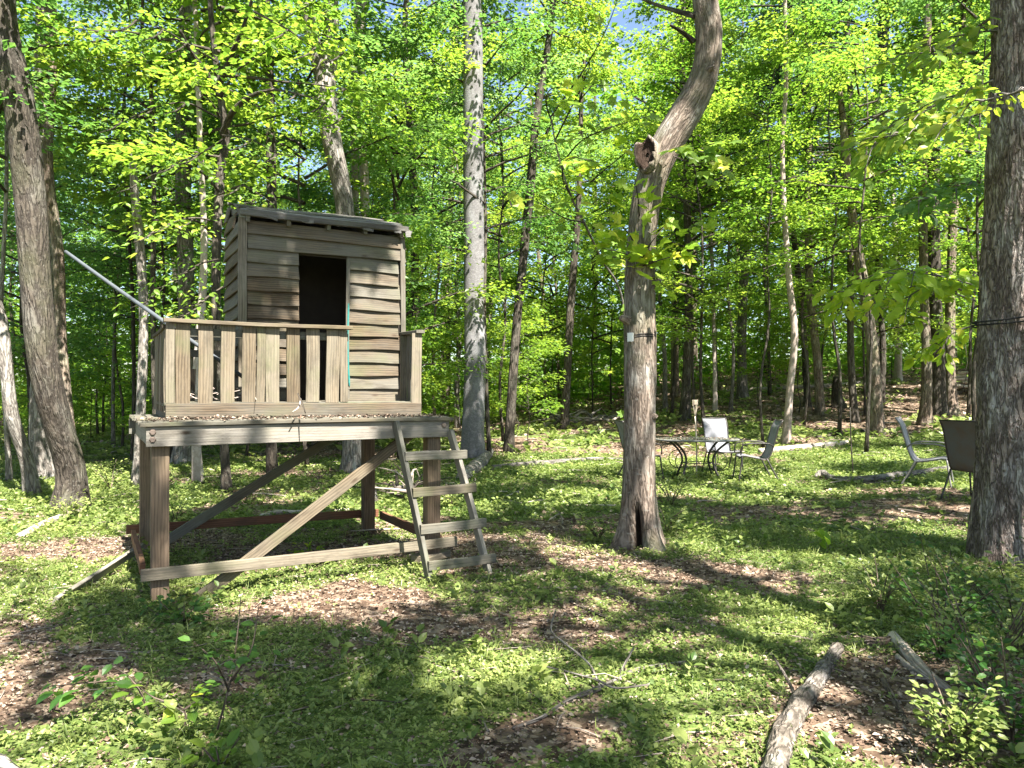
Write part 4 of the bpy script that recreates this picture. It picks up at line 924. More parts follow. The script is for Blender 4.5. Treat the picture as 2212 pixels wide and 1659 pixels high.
# ---------------------------------------------------------------- garden chairs and table
def make_chair(label, loc, rz, sling='sling', fr='frame', group='sling garden chairs'):
    z0 = tz(*loc); t = thing('garden_chair', label, 'chair', (loc[0], loc[1], z0), rz, group)
    Mc = WM[t.name]
    prof = spline([(0, .27, .425), (0, .20, .445), (0, .05, .415), (0, -.12, .385), (0, -.19, .41), (0, -.25, .53), (0, -.31, .75), (0, -.36, .93), (0, -.43, 1.05)], 26)
    g = Geo(); nn = len(prof); cols = 7; V = []
    for off in (0, -.006):
        for p in prof:
            for c in range(cols):
                u = c / (cols - 1) * 2 - 1; V.append([u * .235, p[1], p[2] - .018 * (1 - u * u) + off])
    V = np.array(V); T = []
    for q in range(2):
        o = q * nn * cols
        for a in range(nn - 1):
            for c in range(cols - 1):
                p = o + a * cols + c; T += [[p, p + 1, p + cols + 1], [p, p + cols + 1, p + cols]] if q else [[p, p + cols + 1, p + 1], [p, p + cols, p + cols + 1]]
    g.add(V, T, smooth=True); link('sling', g.mesh('sling', [M[sling]]), t, Mc)
    for s in (-1, 1):
        g = Geo(); tube(g, prof + [s * .245, 0, 0], .013, 6); link('side_rail', g.mesh('side_rail', [M[fr]]), t, Mc)
        g = Geo(); tube(g, [(s * .25, -.27, .60), (s * .29, -.20, .655), (s * .30, 0, .665), (s * .30, .18, .65), (s * .29, .26, .60), (s * .27, .275, .46)], .012, 6, n=22); link('arm', g.mesh('arm', [M[fr]]), t, Mc)
        g = Geo(); tube(g, [(s * .262, .25, .44), (s * .268, .28, .2), (s * .275, .31, .0)], .014, 6, n=8); link('leg', g.mesh('leg', [M[fr]]), t, Mc)
        g = Geo(); tube(g, [(s * .262, -.16, .40), (s * .27, -.26, .2), (s * .275, -.37, .0)], .014, 6, n=8); link('leg', g.mesh('leg', [M[fr]]), t, Mc)
    for (y_, z_) in ((.262, .418), (-.43, 1.045), (-.17, .385)):
        g = Geo(); tube(g, [(-.25, y_, z_), (0, y_, z_ - .004), (.25, y_, z_)], .011, 6); link('crossbar', g.mesh('crossbar', [M[fr]]), t, Mc)
    return t
def gp(px, d): return ((px - CX) / FPX * d, d)
TBL = gp(1506, 13.5)
make_chair('pale sling chair behind the table, facing the viewer', gp(1561, 14.4), R(180 + 8))
make_chair('sling chair seen side-on at the right end of the table', gp(1628, 12.9), R(84))
make_chair('sling chair at the left end of the table, half hidden by the curved tree', gp(1385, 13.2), R(-80))
make_chair('pale grey sling chair with its back to the table, beside the massive tree', gp(2006, 11.35), R(-124), fr='frame_grey')
make_chair('brown-stained sling chair seen from behind, partly hidden by the massive tree', gp(2112, 9.75), R(-62), sling='sling_brown')
tt = thing('garden_table', 'oval patio table with a dusty top standing in the clearing', 'table', (TBL[0], TBL[1], tz(*TBL)))
Mt = WM[tt.name]
def disk(a_, b_, z0, z1, n=40):
    th = np.linspace(0, 2 * math.pi, n, endpoint=False); c = np.stack([a_ * np.cos(th), b_ * np.sin(th)], -1)
    V = np.vstack([np.c_[c, np.full(n, z0)], np.c_[c, np.full(n, z1)], [[0, 0, z0], [0, 0, z1]]]); T = []
    for k in range(n):
        j = (k + 1) % n; T += [[k, j, j + n], [k, j + n, k + n], [2 * n, j, k], [2 * n + 1, k + n, j + n]]
    return V, T
g = Geo(); V, T = disk(.74, .50, .705, .715); g.add(V, T); link('table_top', g.mesh('table_top', [M['tabletop']]), tt, Mt)
g = Geo(); th = np.linspace(0, 2 * math.pi, 49); tube(g, np.stack([.745 * np.cos(th), .505 * np.sin(th), 0 * th + .70], -1), .016, 8, cap=False); link('rim', g.mesh('rim', [M['frame_grey']]), tt, Mt)
for sx in (-1, 1):
    for sy in (-1, 1):
        g = Geo(); tube(g, [(sx * .50, sy * .30, .70), (sx * .30, sy * .20, .50), (sx * .24, sy * .16, .30), (sx * .34, sy * .24, 0)], .02, 8, n=14); lg = link('leg', g.mesh('leg', [M['frame']]), tt, Mt)
        a = np.linspace(-1.4, 1.9, 14); g = Geo(); tube(g, np.stack([sx * (.30 + .16 * np.cos(a)), sy * (.2 + .08 * np.cos(a)), .33 + .17 * np.sin(a)], -1), .008, 6); link('scroll', g.mesh('scroll', [M['frame']]), lg, Mt)
g = Geo(); a = np.linspace(0, 2 * math.pi, 25); tube(g, np.stack([.26 * np.cos(a), .18 * np.sin(a), 0 * a + .28], -1), .009, 6, cap=False); link('ring', g.mesh('ring', [M['frame']]), tt, Mt)
# torch through the table
to = thing('torch', 'bleached bamboo garden torch standing up through the table', 'torch', (TBL[0] - .02, TBL[1], tz(*TBL)))
Mo = WM[to.name]
g = Geo(); tube(g, [(0, 0, -.05), (.005, 0, .6), (-.02, 0, 1.12)], .013, 8, n=10, rough=.08); link('pole', g.mesh('pole', [M['bamboo']]), to, Mo)
for k in range(5):
    a = k * 1.257; g = Geo(); tube(g, [(-.02, 0, 1.08), (-.02 + .03 * math.cos(a), .03 * math.sin(a), 1.25), (-.02 + .05 * math.cos(a), .05 * math.sin(a), 1.42)], .006, 5); link('cane', g.mesh('cane', [M['bamboo']]), to, Mo)
g = Geo(); a = np.linspace(0, 2 * math.pi * 6, 120); tube(g, np.stack([-.02 + .05 * np.cos(a), .05 * np.sin(a), 1.33 + a / 37.7 * .09], -1), .006, 4); link('weave', g.mesh('weave', [M['bamboo']]), to, Mo)
# thin stake
h_ = hit(1843, 1026); g = Geo(); tube(g, [h_ - Vector((0, 0, .1)), at(1838, 960, h_.y), at(1836, 880, h_.y)], .012, 6, n=8)
tag(link('stake', g.mesh('stake', [M['bark_dark']])), 'thin dark stake standing in the grass between table and chairs', 'stake')

# ---------------------------------------------------------------- fallen wood
def log(label, P, mat='bark_grey', name='log', cat='log', seg=12, rough=.2, lift=.5, group=None, seed=1, kids=()):
    """P: (px, py, width px) on the ground"""
    pts = []; rad = []
    for (px, py, wp) in P:
        h = hit(px, py + wp * .3); r_ = wp * h.y / FPX / 2; pts.append([h.x, h.y, h.z + r_ * lift]); rad.append(r_)
    g = Geo(); tube(g, pts, rad, seg, 0, .5, n=len(P) * 8, rough=rough, seed=seed)
    o = tag(link(name, g.mesh(name, [M[mat]])), label, cat, group)
    for (K, up) in kids:
        kp = []; kr = []
        for j, (px, py, wp) in enumerate(K):
            h = hit(px, py); kp.append([h.x, h.y, h.z + .02 + up * (j / max(1, len(K) - 1))]); kr.append(wp * h.y / FPX / 2)
        g = Geo(); tube(g, kp, kr, 6, 0, .5, n=len(K) * 4, rough=.15); link('twig', g.mesh('twig', [M[mat]]), o, Matrix.Identity(4))
    return o
log('thick mossy log running out of the bottom edge at the right', [(1662, 1680, 52), (1690, 1590, 48), (1722, 1530, 44), (1745, 1490, 38), (1775, 1450, 34), (1806, 1402, 26)], 'bark_log', rough=.35, seg=28, seed=4, kids=[([(1722, 1530, 10), (1700, 1500, 8), (1668, 1455, 6)], .08)])
log('split rotten log among the leaves near the right edge', [(1925, 1372, 24), (1955, 1410, 26), (2000, 1455, 24), (2045, 1490, 18)], 'dead_wood', seed=5)
log('narrower rotten log lying beside the split one', [(1935, 1415, 12), (1965, 1445, 14), (2010, 1480, 12)], 'dead_wood', seed=6)
log('short dark rotten piece across the head of the split log', [(1856, 1380, 18), (1890, 1388, 20), (1925, 1385, 16)], 'bark_brown', seed=7)
log('pale bare stick at the right edge of the ground', [(2000, 1556, 8), (2050, 1565, 8), (2100, 1572, 7), (2150, 1576, 5)], 'bark_pale', name='stick', cat='stick', lift=1.4)
log('brown rotten branch behind the pale stick', [(1905, 1470, 12), (1930, 1520, 13), (1955, 1560, 10)], 'bark_brown', seed=9)
log('fallen branch with thin twigs across the foreground', [(1108, 1580, 6), (1170, 1550, 8), (1230, 1515, 10), (1290, 1490, 12), (1340, 1470, 11), (1380, 1452, 9), (1480, 1435, 7)], 'bark_grey', name='branch', cat='branch', lift=1.3, seg=8, rough=.1,
    kids=[([(1295, 1488, 6), (1270, 1452, 5), (1215, 1410, 5), (1190, 1395, 4), (1200, 1360, 3)], .10), ([(1160, 1440, 3), (1230, 1465, 4), (1290, 1492, 5), (1330, 1508, 5), (1400, 1512, 4)], .05), ([(1338, 1468, 6), (1350, 1450, 5), (1368, 1430, 4)], .06)])
log('pale log in the grass left of the playhouse', [(44, 1160, 16), (80, 1140, 17), (120, 1122, 16), (178, 1102, 14)], 'dead_wood', seed=10)
log('thick mossy root end lying against the smooth grey tree', [(1000, 1030, 30), (1022, 1012, 30), (1045, 992, 26), (1060, 975, 16)], 'bark_grey', seed=11, rough=.3)
log('long thin log in the grass between the grey tree and the hollow tree', [(1062, 1010, 12), (1130, 1004, 13), (1200, 998, 12), (1290, 992, 10), (1350, 994, 9)], 'bark_grey', seed=12)
log('hooked dark-ended log lying in front of the two chairs', [(1762, 1030, 10), (1775, 1024, 16), (1795, 1034, 14), (1830, 1038, 15), (1880, 1036, 16), (1930, 1030, 16), (1990, 1022, 14), (2070, 1010, 12)], 'bark_grey', seed=13, lift=.8)
log('pale fallen trunk behind the table', [(1640, 975, 14), (1720, 968, 15), (1800, 960, 13), (1830, 955, 9)], 'dead_wood', seed=14)
log('dark fallen trunk behind the dead leaning tree', [(1765, 945, 8), (1830, 935, 10), (1880, 930, 9)], 'bark_dark', seed=15)
log('pale log on the far bank behind the trees', [(1560, 845, 7), (1680, 838, 8), (1800, 832, 8), (1860, 826, 6)], 'bark_pale', seed=16)
log('fallen log left of the hollow tree at the far litter bank', [(1130, 925, 10), (1220, 912, 12), (1300, 905, 10), (1345, 898, 8)], 'dead_wood', seed=17)
log('bleached stick lying behind the deck posts', [(565, 1118, 9), (600, 1110, 10), (650, 1108, 8), (760, 1102, 6)], 'bark_pale', name='stick', cat='stick', lift=1.2)
log('grey buttress of wood at the bottom left corner', [(-60, 1655, 70), (0, 1668, 62), (55, 1690, 40)], 'bark_grey', seed=18)
log('crooked stub of branch behind the deck on the left', [(795, 1020, 10), (805, 1055, 14), (812, 1080, 10)], 'bark_grey', seed=19)
log('dark branch on the grass left of the hooked log', [(1230, 1300, 4), (1290, 1330, 5), (1340, 1345, 4)], 'bark_dark', name='stick', cat='stick', lift=1.2)
# brush pile behind the ladder
bp = thing('brush_pile', 'dark heap of broken sticks and roots behind the ladder', 'brush pile', hit(885, 1085))
hb = hit(885, 1085)
for k in range(26):
    a = random.uniform(0, 6.28); L = random.uniform(.3, .8); c = hb + Vector((random.uniform(-.35, .45), random.uniform(-.2, .3), random.uniform(0, .25)))
    limb(bp, [c, c + Vector((math.cos(a) * L * .5, math.sin(a) * L * .3, random.uniform(-.05, .25))), c + Vector((math.cos(a) * L, math.sin(a) * L * .5, random.uniform(-.1, .3)))], [random.uniform(.012, .035), .014, .006], random.choice(['bark_dark', 'bark_dark', 'dead_wood']), name='stick', seg=5, n=6)
bp2 = thing('brush_pile', 'loose brush of fallen branches on the bank left of the curved tree', 'brush pile', hit(1290, 915))
hb = hit(1290, 915)
for k in range(16):
    a = random.uniform(0, 3.14); L = random.uniform(.6, 2.0); c = hb + Vector((random.uniform(-1.6, 1.2), random.uniform(-.5, .5), random.uniform(0, .3)))
    limb(bp2, [c, c + Vector((math.cos(a) * L * .5, .1, random.uniform(0, .3))), c + Vector((math.cos(a) * L, .1, random.uniform(-.1, .3)))], [.05, .03, .01], random.choice(['bark_grey', 'dead_wood']), name='stick', seg=5, n=6)
bp3 = thing('brush_pile', 'pinkish heap of cut wood on the slope at the far right', 'brush pile', hit(2085, 850))
hb = hit(2085, 850)
for k in range(30):
    L = random.uniform(.6, 1.6); c = hb + Vector((random.uniform(-.9, .9), random.uniform(-.4, .4), random.uniform(0, .9)))
    limb(bp3, [c, c + Vector((L, random.uniform(-.1, .1), random.uniform(-.15, .15)))], [.07, .05], random.choice(['dead_wood', 'bark_pale', 'bark_brown']), name='stick', seg=6, n=4)
# sticks caught on the porch
for lab, (a, b, c) in (('dark twig hanging over the front edge of the porch floor', [at(643, 850, 5.9), at(652, 870, 5.85), at(660, 893, 5.8)]), ('pale forked twig stuck in the porch edge', [at(650, 862, 5.95), at(645, 880, 5.88), at(632, 890, 5.8)])):
    g = Geo(); tube(g, [a, b, c], [.006, .007, .004], 5, n=8); tag(link('twig', g.mesh('twig', [M['bark_pale' if 'pale' in lab else 'bark_dark']])), lab, 'twig')
g = Geo()
for k in range(40):
    c = H(random.uniform(i0 + .1, ihl + .1), random.uniform(SF + .05, SW), FZ + random.uniform(.01, .10)); a = random.uniform(0, 6.28); L = random.uniform(.05, .2)
    tube(g, [c, c + Vector((math.cos(a) * L, math.sin(a) * L, random.uniform(-.03, .06)))], [.004, .002], 4)
tag(link('porch_twigs', g.mesh('porch_twigs', [M['bark_pale']])), 'tangle of small dry twigs on the porch floor behind the slats', 'twigs', kind='stuff')

# ---------------------------------------------------------------- leafy sprays near the viewer
def spray(g, path, nleaf, ls, shape, mat=0, spread=.18, seed=0, petiole=.05, flat=.3, vb=.5, sag=-.2, face=.25):
    """leaves along a twig given as world points"""
    r = np.random.default_rng(seed); P = spline(np.array([list(p) for p in path]), 40)
    k = (r.random(nleaf) ** .7 * 39).astype(int); tan = np.gradient(P, axis=0)[k]; tan /= np.linalg.norm(tan, axis=1)[:, None]
    sd = np.cross(tan, [0, 0, 1]); sd /= np.maximum(np.linalg.norm(sd, axis=1)[:, None], 1e-6); sg = np.where(r.random(nleaf) < .5, 1, -1)[:, None]
    off = sd * sg * (spread * r.random(nleaf))[:, None] + np.c_[np.zeros(nleaf), np.zeros(nleaf), r.normal(0, spread * .35, nleaf)]
    d = tan * .6 + sd * sg * .8 + r.normal(0, .3, (nleaf, 3)) + [0, 0, sag]
    a_ = (P[k] + off, d, np.array([0, -face, 1.0]) + r.normal(0, flat, (nleaf, 3)), ls * r.uniform(.6, 1.2, nleaf), shape, mat, np.clip(vb + r.normal(0, .25, nleaf), 0, 1))
    if isinstance(g, Geo): leaves(g, *a_)
    else: put_leaves(g, *a_)
LM = {}
def leafobj(shape, lm, v):
    k = (shape, lm, v)
    if k not in LM:
        g = Geo(); leaves(g, np.zeros((1, 3)), np.array([[1.0, 0, 0]]), np.array([[0, 0, 1.0]]), 1.0, shape, 0, np.array([v / 3])); LM[k] = g.mesh('leaf', [M[lm]])
    return LM[k]
def put_leaves(parent, pos, d, nrm, size, shape, lm, val):
    d = d / np.linalg.norm(d, axis=1)[:, None]; s = np.cross(nrm, d); s /= np.linalg.norm(s, axis=1)[:, None]; n = np.cross(d, s)
    for k in range(len(pos)):
        Mx = Matrix(((d[k, 0], s[k, 0], n[k, 0], 0), (d[k, 1], s[k, 1], n[k, 1], 0), (d[k, 2], s[k, 2], n[k, 2], 0), (0, 0, 0, 1)))
        link('leaf', leafobj(shape, lm, int(round(val[k] * 3))), parent, Matrix.Translation(pos[k]) @ Mx @ Matrix.Scale(float(size[k]), 4))
INDIV = {}
def leafy(parent, name, paths, rads, nleaf, ls, shape, lm, bark, seed, **kw):
    if shape in ('maple', 'oval') and INDIV.get(parent.name, 0) + nleaf * len(paths) <= 300 and parent is not tG:
        INDIV[parent.name] = INDIV.get(parent.name, 0) + nleaf * len(paths)
        for q, path in enumerate(paths):
            g = Geo(); tube(g, [list(p) for p in path], np.linspace(rads[0], rads[1], len(path)), 5, 0, n=len(path) * 5)
            br = link(name, g.mesh(name, [M[bark]]), parent, Matrix.Identity(4))
            spray(br, path, nleaf, ls, shape, lm, seed=seed + q, **kw)
        return br
    g = Geo()
    for q, path in enumerate(paths):
        tube(g, [list(p) for p in path], np.linspace(rads[0], rads[1], len(path)), 5, 1, n=len(path) * 5)
        spray(g, path, nleaf, ls, shape, 0, seed=seed + q, **kw)
    return tag(link(name, g.mesh(name, [M[lm], M[bark]]), parent, Matrix.Identity(4)), kind='stuff')
D1 = TD - .35
leafy(troot, 'sprout', [[at(1382, 470, TD - .1), at(1378, 420, D1), at(1372, 385, D1 - .1)], [at(1384, 540, TD - .1), at(1355, 500, D1), at(1330, 470, D1)], [at(1384, 560, TD - .1), at(1410, 520, D1), at(1435, 490, D1)], [at(1384, 560, TD - .1), at(1340, 545, D1 - .1), at(1300, 535, D1 - .1)],
      [at(1384, 575, TD - .1), at(1430, 560, D1), at(1470, 550, D1 + .1)]], (.008, .003), 17, .15, 'maple', 'leaf_young', 'bark_dark', 71, spread=.16, vb=.75, face=.7, flat=.45)
leafy(troot, 'sprout', [[at(1418, 600, TD - .1), at(1440, 620, D1 + .2), at(1470, 625, D1 + .2)], [at(1418, 520, TD), at(1470, 500, TD), at(1520, 480, TD + .2)]], (.006, .003), 9, .11, 'maple', 'leaf_young', 'bark_dark', 75, vb=.5, face=.7, flat=.45)
mp = thing('sapling', 'thin maple sapling arching in front of the hollow tree with yellow-green leaves', 'sapling', hit(1352, 1010))
hs = hit(1352, 1010); q0 = at(1352, 720, hs.y); d2 = hs.y
main = [hs, at(1350, 850, d2), at(1345, 650, d2 - .6), at(1300, 560, d2 - 1.6), at(1262, 480, 9.5), at(1232, 420, 9.2), at(1205, 330, 9), at(1190, 250, 8.8)]
leafy(mp, 'stem', [main], (.03, .008), 40, .15, 'maple', 'leaf', 'bark_grey', 81, spread=.5, vb=.6, face=.6, flat=.45)
for q, pp in enumerate(([(1240, 430), (1290, 380), (1350, 330), (1380, 300)], [(1215, 350), (1260, 300), (1330, 270), (1400, 250)], [(1200, 300), (1230, 240), (1260, 190), (1330, 180)], [(1195, 270), (1180, 220), (1190, 190), (1230, 185)], [(1262, 480), (1220, 470), (1170, 440), (1150, 430)], [(1300, 550), (1350, 560), (1420, 580)],
                        [(1232, 420), (1215, 380), (1230, 340), (1300, 350)], [(1190, 250), (1260, 150), (1310, 60), (1340, -20)])):
    leafy(mp, 'branch', [[at(a, b, 9.2 - .35 * k) for k, (a, b) in enumerate(pp)]], (.012, .003), 22, .15, 'maple', 'leaf' if q % 3 else 'leaf_young', 'bark_dark', 90 + q, spread=.26, vb=.7, face=.6, flat=.45)
# maple leaves right of the curved tree
leafy(troot, 'branch', [[at(1440, 330, TD), at(1500, 350, TD - .4), at(1560, 345, TD - .6)], [at(1500, 350, TD - .4), at(1530, 330, TD - .6), at(1510, 325, TD - .8)]], (.008, .003), 13, .15, 'maple', 'leaf', 'bark_dark', 101, spread=.22, vb=.8, face=.8, flat=.4)
# beech-like sprays hanging from the massive tree
def fan(parent, P, n_side, L, seed, lm='leaf', ls=.12, d0=6.3, n=16, vb=.8):
    r = random.Random(seed); paths = [[at(a, b, d0 + .25 * math.sin(k + seed)) for k, (a, b) in enumerate(P)]]
    S_ = spline(np.array([list(p) for p in paths[0]]), 20)
    for q in range(n_side):
        k = 3 + int(16 * q / n_side); b = Vector(S_[k]); s = 1 if q % 2 else -1; dr = Vector(S_[min(19, k + 1)] - S_[k - 1]).normalized()
        ang = dr * .75 + Vector((0, s * .8, .2 * s)); e = b + ang * L * r.uniform(.6, 1.1); paths.append([b, b.lerp(e, .5) + Vector((0, 0, .02)), e - Vector((0, 0, .08))])
    return leafy(parent, 'branch', paths, (.010, .003), n, ls, 'oval', lm, 'bark_grey', seed, spread=.11, vb=vb, flat=.45, sag=-.35, face=.6)
fan(rroot, [(2160, 230), (2060, 262), (1960, 285), (1900, 300), (1880, 330)], 9, .55, 111)
fan(rroot, [(2150, 170), (2080, 200), (1980, 250), (1925, 300)], 8, .5, 112)
fan(rroot, [(2180, 60), (2100, 70), (2040, 110), (1990, 110)], 8, .5, 113, d0=6.6)
fan(rroot, [(2160, 400), (2090, 400), (2030, 420), (1960, 440)], 7, .5, 114, 'leaf_dark', d0=7.2)
fan(rroot, [(2120, 620), (2050, 600), (1980, 590), (1920, 600), (1870, 620)], 10, .5, 115, 'leaf_young', d0=7.6, ls=.14)
fan(rroot, [(2110, 650), (2010, 620), (1940, 650), (1850, 640), (1805, 660)], 9, .45, 116, 'leaf_young', d0=7.8, ls=.14)
fan(rroot, [(2115, 700), (2060, 720), (2000, 770)], 4, .3, 117, 'leaf_young', d0=8, ls=.13)
fan(rroot, [(2215, 190), (2190, 200), (2130, 215), (2110, 230)], 4, .22, 118, 'leaf_young', d0=4.6, ls=.075, n=8)
cb = make_crown('bough foliage', 700, 1.1, .75, 12, 12, 18, .14, up=.1, prof='flat', sprlen=(.4, .7), limb_r=.015)  # unseen leaf clump, added to shade the left of the playhouse wall
link('shade_bough', cb, rroot, Matrix.Translation((.4, 2.7, 10.3)))
limb(rroot, [Vector(rpts[-5]) - Vector((0, 0, .5)), (3.3, 5.2, 9.6), (1.7, 3.7, 10.2), (.4, 2.7, 10.8)], [.12, .09, .06, .03], 'bark_grey')  # limb added only to carry the unseen shading clump
# overhanging sprays over the left side of the playhouse and along the top, carried by the dark forked tree
for q, (P, dd) in enumerate([([(470, 480), (420, 470), (370, 480), (330, 500)], 9.0), ([(470, 560), (430, 570), (380, 600), (330, 640)], 9.4), ([(470, 420), (520, 400), (560, 420), (590, 440)], 9.3), ([(466, 250), (400, 220), (330, 230), (260, 260)], 9), ([(466, 130), (400, 90), (350, 60), (290, 40)], 8.8),
                          ([(590, 190), (640, 200), (700, 220), (740, 250)], 8.6), ([(478, 300), (430, 330), (380, 350), (300, 390)], 9.2), ([(478, 290), (540, 300), (600, 330), (660, 340)], 9), ([(480, 620), (450, 640), (430, 660), (400, 680)], 9.6), ([(545, 20), (620, 60), (680, 100), (740, 110)], 8.6)]):
    leafy(tG, 'branch', [[at(a, b, dd - .2 * k) for k, (a, b) in enumerate(P)]] + [[at(P[k][0], P[k][1], dd - .2 * k), at(P[k][0] - 20, P[k][1] + 15, dd - .2 * k - .4), at(P[k][0] - 50, P[k][1] + 25, dd - .2 * k - .7)] for k in (1, 2, 3)], (.014, .004), 30, .085, 'oval', 'leaf', 'bark_dark', 130 + q * 7, spread=.30, vb=.55)
print('sprays done')

# ---------------------------------------------------------------- small plants one can tell apart
def plant(label, base, paths, nleaf, ls, shape, lm, seed, name='seedling', cat='plant', rads=(.006, .002), **kw):
    t = thing(name, label, cat, base)
    g = Geo()
    for q, path in enumerate(paths): tube(g, [list(p) for p in path], np.linspace(rads[0], rads[1], len(path)), 5, 0, n=len(path) * 4)
    link('stem', g.mesh('stem', [M['bark_brown']]), t, Matrix.Identity(4))
    if nleaf * len(paths) <= 90:
        for q, path in enumerate(paths): spray(t, path, nleaf, ls, shape, lm, seed=seed + q, **kw)
        return t
    g = Geo()
    for q, path in enumerate(paths): spray(g, path, nleaf, ls, shape, 0, seed=seed + q, **kw)
    tag(link('foliage', g.mesh('foliage', [M[lm]]), t, Matrix.Identity(4)), kind='stuff')
    return t
h = hit(468, 1592)
plant('woody sapling with sparse oval leaves in the left foreground', h, [[h, at(490, 1510, h.y), at(505, 1440, h.y), at(515, 1370, h.y), at(522, 1290, h.y + .1)], [at(500, 1470, h.y), at(545, 1400, h.y), at(560, 1310, h.y + .1)], [at(498, 1490, h.y), at(470, 1430, h.y - .1), at(440, 1400, h.y - .2)]], 14, .06, 'oval', 'leaf_dark', 151, spread=.10, cat='sapling', name='sapling')
h = hit(400, 1590)
plant('low plant with bright rounded leaves beside the woody sapling', h, [[h, at(400, 1530, h.y), at(330, 1500, h.y), at(290, 1465, h.y)], [at(400, 1530, h.y), at(430, 1510, h.y), at(450, 1490, h.y)]], 11, .075, 'oval', 'leaf', 152, spread=.08, vb=.6)
h = hit(330, 1560)
plant('leafy spray of dull green oval leaves at the bottom left', h, [[h, at(300, 1480, h.y), at(250, 1440, h.y), at(180, 1450, h.y)], [at(300, 1480, h.y), at(230, 1470, h.y), at(110, 1480, h.y)]], 15, .08, 'oval', 'leaf_dark', 153, spread=.07)
h = hit(480, 1659)
plant('cluster of broad pale green leaves at the bottom edge', h, [[h, at(450, 1620, h.y), at(430, 1600, h.y)], [h, at(500, 1620, h.y), at(520, 1590, h.y)], [h, at(475, 1630, h.y), at(470, 1610, h.y)]], 7, .075, 'oval', 'leaf', 154, spread=.05)
h = hit(1785, 1196)
plant('single bright green seedling with broad leaves in the clearing', h, [[h, at(1785, 1180, h.y), at(1783, 1160, h.y)]], 8, .15, 'oval', 'leaf_young', 155, spread=.04, sag=.4)
h = hit(400, 1345)
plant('low bush at the foot of the front left post', h, [[h, at(400 + a, 1320 + b, h.y + c), at(400 + 2 * a, 1290 + b, h.y + c)] for a, b, c in ((-30, 0, 0), (-10, -5, .2), (15, 0, -.1), (30, 5, .1), (0, 10, -.2), (-45, 12, .1))], 26, .06, 'oval', 'leaf_dark', 156, spread=.12, name='bush', cat='bush')
h = hit(670, 1200)
plant('plant with pale shining leaves under the deck', h, [[h, at(670 + a, 1190 + b, h.y), at(670 + 2 * a, 1180 + b, h.y)] for a, b in ((-14, 0), (0, -5), (14, 0), (20, 5), (-20, 4))], 12, .055, 'oval', 'leaf_young', 157, spread=.06)
for q, (px, py, hh, lab) in enumerate([(2120, 1500, 1.0, 'feathery green bush in the right foreground'), (2030, 1420, .9, 'taller feathery bush behind it below the massive tree'), (2200, 1420, 1.1, 'feathery bush at the right edge against the massive tree'), (2180, 1620, .8, 'dark feathery bush in the bottom right corner'),
                                       (1900, 1330, .55, 'small feathery bush beyond the split log'), (2060, 1640, .45, 'low leafy bush at the bottom edge right of the thick log')]):
    h = hit(px, py); r = random.Random(q); paths = []
    for k in range(12):
        a = r.uniform(0, 6.28); e = h + Vector((math.cos(a) * .32 * hh, math.sin(a) * .32 * hh, hh * r.uniform(.35, .75))); paths.append([h, h.lerp(e, .5) + Vector((0, 0, .06)), e])
    plant(lab, h, paths, 42, .042, 'oval', 'leaf_dark' if q in (1, 3) else 'herb', 160 + 15 * q, name='bush', cat='bush', spread=.13, vb=.45)
for q, (px, py, lab) in enumerate([(150, 1120, 'leafy herb clump below the thick leaning tree'), (380, 1130, 'leafy herb clump at the left of the deck posts'), (1440, 1150, 'green tuft to the right of the hollow foot'), (1290, 1170, 'green tuft to the left of the hollow foot'), (480, 1060, 'fern-like clump in sun left of the deck'), (240, 1060, 'fern-like clump behind the leaning trunks'),
                                   (1450, 1090, 'small shrub just behind the curved tree'), (2090, 930, 'bright shrub behind the brown-stained chair'), (980, 1100, 'weeds growing round the ladder')]):
    h = hit(px, py); r = random.Random(q + 30); sc_ = .6 if h.y > 10 else .35; paths = []
    for k in range(9):
        a = r.uniform(0, 6.28); e = h + Vector((math.cos(a) * .5 * sc_, math.sin(a) * .5 * sc_, sc_ * r.uniform(.3, .8))); paths.append([h, h.lerp(e, .5) + Vector((0, 0, .05)), e])
    plant(lab, h, paths, 24, .05, 'oval', 'herb', 300 + 15 * q, name='herb_clump', cat='plant', spread=.14, vb=.6)

# ---------------------------------------------------------------- ground cover and litter
def scatter(n, dr, margin, seed, dens):
    r = np.random.default_rng(seed)
    d = dr[0] + (dr[1] - dr[0]) * r.random(n) ** .75; x = (r.uniform(-margin, 2212 + margin, n) - CX) / FPX * d
    k = r.random(n) < dens(x, d); return x[k], d[k], r
def herbs(name, label, n, dr, K, ls, hgt, seed, shape='rhomb', el=(.1, .8), gdens=1.0, wid=1.5):
    x, y, r = scatter(n, dr, 120, seed, lambda a, b: np.clip(greenness(a, b) * gdens, 0.02, 1))
    m = len(x); z = terrain(x, y); g = Geo(); sc = .5 + r.random(m) * .8
    for k in range(K):
        az = r.random(m) * 6.283; e = r.uniform(*el, m); dd = np.stack([np.cos(az) * np.cos(e), np.sin(az) * np.cos(e), np.sin(e)], -1)
        h_ = hgt * r.random(m) * sc; spread = ls * .5 * r.random(m)
        P = np.stack([x, y, z + h_], -1) + dd * spread[:, None]
        leaves(g, P, dd, np.array([0, 0, 1.0]) + r.normal(0, .3, (m, 3)) - dd * .3, ls * sc * r.uniform(.6, 1.2, m), shape, 0, np.clip(.5 + .8 * (n2(x, y, 1.3, 77, 3) - .5) + r.normal(0, .2, m), 0, 1), wid)
    print(name, m * K)
    return tag(link(name, g.mesh(name, [M['herb']])), label, 'ground cover', kind='stuff')
herbs('ground_cover', 'low green weeds covering the near ground', 42000, (2.4, 8.5), 6, .021, .03, 301)
herbs('ground_cover', 'low green weeds covering the clearing', 38000, (8, 18), 5, .048, .045, 302)
herbs('ground_cover', 'sparse green growth on the far forest floor', 26000, (17, 50), 4, .17, .12, 303)
